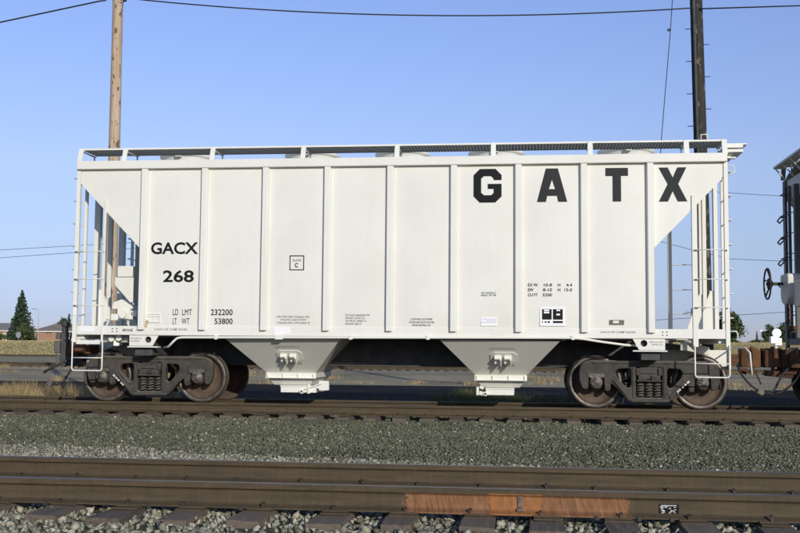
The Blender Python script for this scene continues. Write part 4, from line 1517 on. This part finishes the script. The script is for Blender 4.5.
# ------------------------------------------------------------------ vegetation
def leaf_cloud(name, pts, size, mat, parent, jit=0.5):
    pts = np.asarray(pts)
    n = len(pts)
    s = size * rng.uniform(0.5, 1.3, n)
    q = rng.normal(size=(n, 3, 3))
    u = q[:, 0] / np.linalg.norm(q[:, 0], axis=1)[:, None]
    t = np.cross(u, q[:, 1])
    t /= np.linalg.norm(t, axis=1)[:, None]
    v = np.stack([pts + u * s[:, None], pts + t * s[:, None] * 0.6, pts - u * s[:, None], pts - t * s[:, None] * 0.6], 1)
    f = np.arange(n * 4).reshape(n, 4)
    return raw(name, v.reshape(-1, 3), f, mat, parent)
def limbs(mb, h, r, n, spread, z0, z1):
    for k in range(n):
        a = k * 2.4 + random.uniform(-.4, .4)
        z = z0 + (z1 - z0) * k / n
        ln = spread * random.uniform(0.6, 1.0) * (1.0 - 0.75 * z / h)
        mb.cyl((0, 0, z), (ln * math.cos(a), ln * math.sin(a), z + ln * 0.5), r * 0.4, 5, r * 0.12)
def conifer(x, y, z, h, rad, label, n=5200):
    t = thing("conifer_tree", label, "tree", (x, y, z))
    mb = MB()
    mb.cyl((0, 0, 0), (0, 0, h * 0.97), rad * 0.09, 8, 0.03)
    limbs(mb, h, rad * 0.08, 14, rad * 0.7, h * 0.06, h * 0.75)
    mb.build("trunk", M['bark'], t)
    P = []
    layers = 17
    for k in range(layers):
        fz = k / (layers - 1)
        zc = h * (0.05 + 0.93 * fz)
        rl = rad * (1 - fz) ** 0.82 * random.uniform(0.84, 1.1) + 0.12
        cnt = int(n * (rl / rad) ** 1.2 / 8) + 30
        nb_ = max(5, int(11 * rl / rad))
        ph = random.uniform(0, 6)
        for j in range(cnt):
            b = random.randrange(nb_)
            a = ph + 2 * math.pi * b / nb_ + random.gauss(0, 0.17)
            q = random.random() ** 0.6
            rr = rl * q * (0.8 + 0.3 * ((b * 7) % 5) / 5)
            P.append((rr * math.cos(a), rr * math.sin(a), zc - rr * 0.22 + random.gauss(0, 0.10) * h / 10 + 0.35 * random.random()))
    leaf_cloud("crown", P, 0.19 * h / 9, M['conifer'], t)
    return t
def broad(name, x, y, z, h, rad, label, mat, n=4500, clumps=26, low=0.12, leaf=0.22, group=None, cat="tree"):
    t = thing(name, label, cat, (x, y, z), group)
    mb = MB()
    mb.cyl((0, 0, 0), (0, 0, h * 0.6), max(0.05, rad * 0.09), 8, 0.05)
    limbs(mb, h, max(0.06, rad * 0.09), 9, rad * 0.75, h * 0.2, h * 0.6)
    mb.build("trunk", M['bark'], t)
    P = []
    C = []
    for k in range(clumps):
        while True:
            q = Vector((random.uniform(-1, 1), random.uniform(-1, 1), random.uniform(-1, 1)))
            if 0.35 < q.length < 1: break
        zc = (low + (1 - low) * 0.5) * h + q.z * (1 - low) * 0.46 * h
        C.append((q.x * rad * 0.78, q.y * rad * 0.78, zc, rad * random.uniform(0.20, 0.40)))
    for k in range(n):
        c = C[k % clumps]
        d = Vector((random.gauss(0, 1), random.gauss(0, 1), random.gauss(0, 0.8))) * 0.55 * c[3]
        P.append((c[0] + d.x, c[1] + d.y, max(0.05, c[2] + d.z)))
    leaf_cloud("crown", P, leaf, mat, t)
    return t
conifer(-95.9, 178, crest(-95) - 0.25, 9.9, 3.05, "tall pointed conifer in front of the houses at the left edge")
broad("leafy_tree", -107.5, 200, crest(-107) - 0.2, 5.6, 2.2, "rounded tree behind the grey roof left of the conifer", M['leaf'], 2600)
broad("leafy_tree", -96.6, 198, crest(-97) - 0.2, 5.2, 2.0, "small round tree rising over the brown roof right of the conifer", M['leaf'], 2000)
conifer(-91.5, 190, crest(-92) - 0.2, 5.6, 0.9, "slim dark conifer behind the left coupler of the white car", 1500)
broad("leafy_tree", -91.2, 170, crest(-91) - 0.2, 3.6, 1.9, "yellowish shrubby tree beside the fence by the left coupler", M['bush'], 2200)
broad("shrub", -104.0, 186, crest(-104) - 0.1, 1.4, 0.9, "small round shrub before the cream house wall", M['bush'], 900, 12, 0.05, 0.16, None, "shrub")
broad("leafy_tree", -83.0, 186, crest(-83) - 0.2, 5.4, 1.9, "green tree seen between the left ladder posts", M['leaf'], 2200)
broad("leafy_tree", 38.9, 178, crest(40) - 0.25, 6.3, 2.5, "big dense dark tree just right of the white car's corner post", M['leaf'], 8000, 60, 0.02, 0.25)
broad("leafy_tree", 47.6, 186, crest(47) - 0.2, 3.3, 1.4, "pointed green tree leftmost in the clump behind the white signal box", M['bush'], 2500, 20, 0.02)
broad("leafy_tree", 50.3, 187, crest(50) - 0.2, 3.6, 2.0, "broad green tree in the middle of the clump behind the white signal box", M['bush'], 3000, 26, 0.02)
broad("leafy_tree", 53.5, 186, crest(53) - 0.2, 3.3, 1.8, "green tree rightmost in the clump half hidden by the grey car", M['bush'], 2600, 22, 0.02)
conifer(46.2, 190, crest(46) - 0.1, 2.1, 0.28, "tiny slim cypress standing alone on the horizon", 500)
# low hedge along the crest: nobody could count its bushes
P = []
for k in range(9000):
    x = random.uniform(27, 62)
    P.append((x, 182 + random.uniform(-.6, .6), crest(x) - 0.1 + 0.75 * (0.6 + 0.4 * math.sin(x * 1.3)) * random.random()))
tag(leaf_cloud("low_hedge", P, 0.18, M['bush'], None), kind='stuff')

def blades(name, n, xr, yr, zf, h, wd, mat, clump=None):
    x = rng.uniform(*xr, n)
    y = rng.uniform(*yr, n)
    if clump is not None:
        k = len(clump)
        ci = rng.integers(0, k, n)
        c = np.array(clump)[ci]
        x = c[:, 0] + rng.normal(0, 1, n) * c[:, 2]
        y = c[:, 1] + rng.normal(0, 1, n) * c[:, 2]
    z = np.array([zf(a, b) for a, b in zip(x, y)])
    hh = h * rng.uniform(0.4, 1.2, n)
    if clump is not None:
        hh *= c[:, 3]
    a = rng.uniform(0, 2 * np.pi, n)
    ln = rng.normal(0, 0.35, (n, 2)) * hh[:, None]
    p = np.stack([x, y, z], 1)
    d = np.stack([np.cos(a), np.sin(a), np.zeros(n)], 1) * wd
    tip = p + np.stack([ln[:, 0], ln[:, 1], hh], 1)
    v = np.stack([p - d, p + d, tip], 1).reshape(-1, 3)
    return raw(name, v, np.arange(n * 3).reshape(n, 3), mat)
cl = [(random.uniform(-13.5, -7.2), random.uniform(3.2, 8.5), random.uniform(0.12, 0.35), random.uniform(0.6, 1.3)) for _ in range(70)]
tag(blades("dry_weeds", 26000, (0, 1), (0, 1), lambda x, y: gz(x, y) - 0.02, 0.42, 0.006, M['dry'], cl), kind='stuff')
cl = [(random.uniform(-6.5, 12), random.uniform(3.0, 7.6), random.uniform(0.08, 0.3), random.uniform(0.4, 1.2)) for _ in range(60)]
cl += [(0.6 + 0.35 * k_ + random.uniform(-.5, .5), 9.5 - 0.75 * k_ + random.uniform(-.6, .6), random.uniform(0.15, 0.40), random.uniform(0.7, 1.6)) for k_ in range(9) for _ in range(5)]
tag(blades("green_weeds", 42000, (0, 1), (0, 1), lambda x, y: gz(x, y) - 0.02, 0.30, 0.007, M['weed'], cl), kind='stuff')
cl = [(random.uniform(-34, 34), 21.0 + 25 * random.random() ** 1.8 + random.uniform(-.8, .8), random.uniform(0.15, 0.5), random.uniform(0.3, 1.1)) for _ in range(120)]
tag(blades("dry_weeds", 14000, (0, 1), (0, 1), lambda x, y: gz(x, y) - 0.02, 0.30, 0.010, M['dry'], cl), kind='stuff')
tag(blades("field_grass", 90000, (-105, 60), (96, 176), lambda x, y: gz(x, y) - 0.03, 0.13, 0.05, M['straw']), kind='stuff')
tag(blades("field_grass", 5000, (-105, 60), (96, 170), lambda x, y: gz(x, y) - 0.03, 0.18, 0.05, M['weed']), kind='stuff')

# ------------------------------------------------------------------ houses, fence, lamp, signs
def house(label, x, y, z, wd, dp, hw, hr, wm, rm, wins, doors, garage=None):
    h = thing("house", label, "house", (x, y, z))
    mb = MB()
    mb.bar(-wd / 2, wd / 2, 0, dp, 0, hw)
    wall = mb.build("wall", wm, h)
    mb = MB()
    e = 0.5
    a = [(-wd / 2 - e, -e, hw), (wd / 2 + e, -e, hw), (wd / 2 + e, dp + e, hw), (-wd / 2 - e, dp + e, hw)]
    b = [(-wd / 2 + dp * .35, dp / 2, hw + hr), (wd / 2 - dp * .35, dp / 2, hw + hr)]
    mb.add(a + b, [(0, 1, 5, 4), (1, 2, 5), (2, 3, 4, 5), (3, 0, 4), (0, 3, 2, 1)])
    roof = mb.build("roof", rm, h)
    mb = MB()
    mb.bar(-wd / 2 - e, wd / 2 + e, -e - 0.05, -e, hw - 0.2, hw + 0.02)
    mb.build("fascia", M['stucco_w'], roof)
    mb = MB()
    mb.bar(wd * 0.15, wd * 0.15 + 0.5, dp * 0.55, dp * 0.55 + 0.5, hw + hr * 0.5, hw + hr + 0.35)
    mb.build("chimney", M['fence_wood'], roof)
    for wx, w0, z0, z1 in wins:
        mb = MB()
        mb.bar(wx - w0 / 2 - 0.08, wx + w0 / 2 + 0.08, -0.06, 0.0, z0 - 0.08, z1 + 0.08)
        f = mb.build("window", M['stucco_w'], h)
        mb = MB()
        mb.bar(wx - w0 / 2, wx - 0.04, -0.075, -0.062, z0, z1)
        mb.bar(wx + 0.04, wx + w0 / 2, -0.075, -0.062, z0, z1)
        mb.build("pane", M['glass'], f)
    for dx, w0, m in doors:
        mb = MB()
        mb.bar(dx - w0 / 2, dx + w0 / 2, -0.05, 0.0, 0.02, 2.1)
        mb.build("door", m, h)
    return h
zl = crest(-100) - 0.1
house("cream house with a grey hipped roof left of the conifer", -106.6, 190, crest(-106) - 0.1, 10.5, 8, 2.3, 1.65, M['stucco'], M['roof_grey'], [(-2.6, 1.4, 0.9, 2.0), (2.4, 1.6, 0.9, 2.0)], [(0.3, 0.95, M['fence_wood'])])
house("low house with a wide brown roof right of the conifer", -93.2, 188, crest(-93) - 0.1, 10.0, 8, 2.15, 1.55, M['stucco_w'], M['roof_brown'], [(-1.6, 1.5, 0.9, 1.9), (2.9, 1.5, 0.9, 1.9)], [(0.6, 0.95, M['fence_wood'])])
# reddish board fence before the brown-roofed house
fence = thing("board_fence", "reddish wooden board fence before the brown-roofed house", "fence", (-92.6, 180, crest(-92) - 0.12))
mb = MB()
mb.bar(-0.09, 0.09, -0.013, 0.013, 0, 1.65)
BRD = mb.mesh("board", M['fence_wood'])
for k in range(40):
    link("board", BRD, fence, 0, (-3.9 + 0.2 * k, 0, random.uniform(-.03, .03)))
mb = MB()
mb.bar(-4, 4, 0.02, 0.07, 0.3, 0.4)
mb.bar(-4, 4, 0.02, 0.07, 1.3, 1.4)
mb.build("fence_rail", M['fence_wood'], fence)
# street lamp
lamp = thing("street_lamp", "grey curved street lamp right of the conifer", "street lamp", (-91.9, 177, crest(-93) - 0.1))
mb = MB()
mb.cyl((0, 0, 0), (0, 0, 5.7), 0.09, 8, 0.06)
mb.tube([(0, 0, 5.5), (-0.1, 0, 5.95), (-0.5, 0, 6.25), (-1.0, 0, 6.3)], 0.045, 6)
mb.build("lamp_post", M['galv'], lamp)
mb = MB()
mb.box((-1.2, 0, 6.28), (0.5, 0.22, 0.14))
mb.build("lamp_head", M['galv'], lamp, 0.03)
# octagonal sign seen from behind
sg = thing("road_sign", "grey back of an octagonal road sign before the conifer", "sign", (-91.4, 168, crest(-94) - 0.2))
mb = MB()
mb.cyl((0, 0.03, 0), (0, 0.03, 1.75), 0.04, 6)
mb.build("sign_post", M['galv'], sg)
mb = MB()
mb.prism([(0.52 * math.cos(R(22.5 + 45 * k)), 1.25 + 0.62 * math.sin(R(22.5 + 45 * k))) for k in range(8)], lambda u, v, t: (u, t, v), -0.01, 0.01)
mb.build("sign_plate", M['galv'], sg)
# white round target on a white box, and a thin post
tg = thing("signal_box", "white round target on top of a white box beyond the couplers", "trackside signal", (16.93, 45, -0.27))
mb = MB()
mb.bar(-0.34, 0.14, -0.2, 0.2, 1.72, 2.14)
mb.bar(0.14, 0.30, -0.17, 0.17, 1.60, 2.04)
mb.bar(-0.10, 0.14, -0.18, 0.18, 1.60, 1.72)
mb.build("box_body", M['sticker'], tg, 0.02)
mb = MB()
mb.lathe([(-0.06, 0.0), (-0.06, 0.26), (0.06, 0.26), (0.06, 0.0)], (0.02, -0.1, 2.33), (0, 1, 0), 28, None, False)
mb.build("round_target", M['sticker'], tg)
mb = MB()
mb.bar(-0.06, 0.06, -0.06, 0.06, 0, 1.75)
mb.build("stand_post", M['galv'], tg)
sp_ = thing("marker_post", "thin grey marker post left of the white round target", "post", (16.2, 45.5, -0.27))
mb = MB()
mb.cyl((0, 0, 0), (0, 0, 2.5), 0.022, 6)
mb.build("post_shaft", M['galv'], sp_)
mb = MB()
mb.box((0, -0.03, 2.47), (0.11, 0.03, 0.1))
mb.build("marker_plate", M['sticker'], sp_)
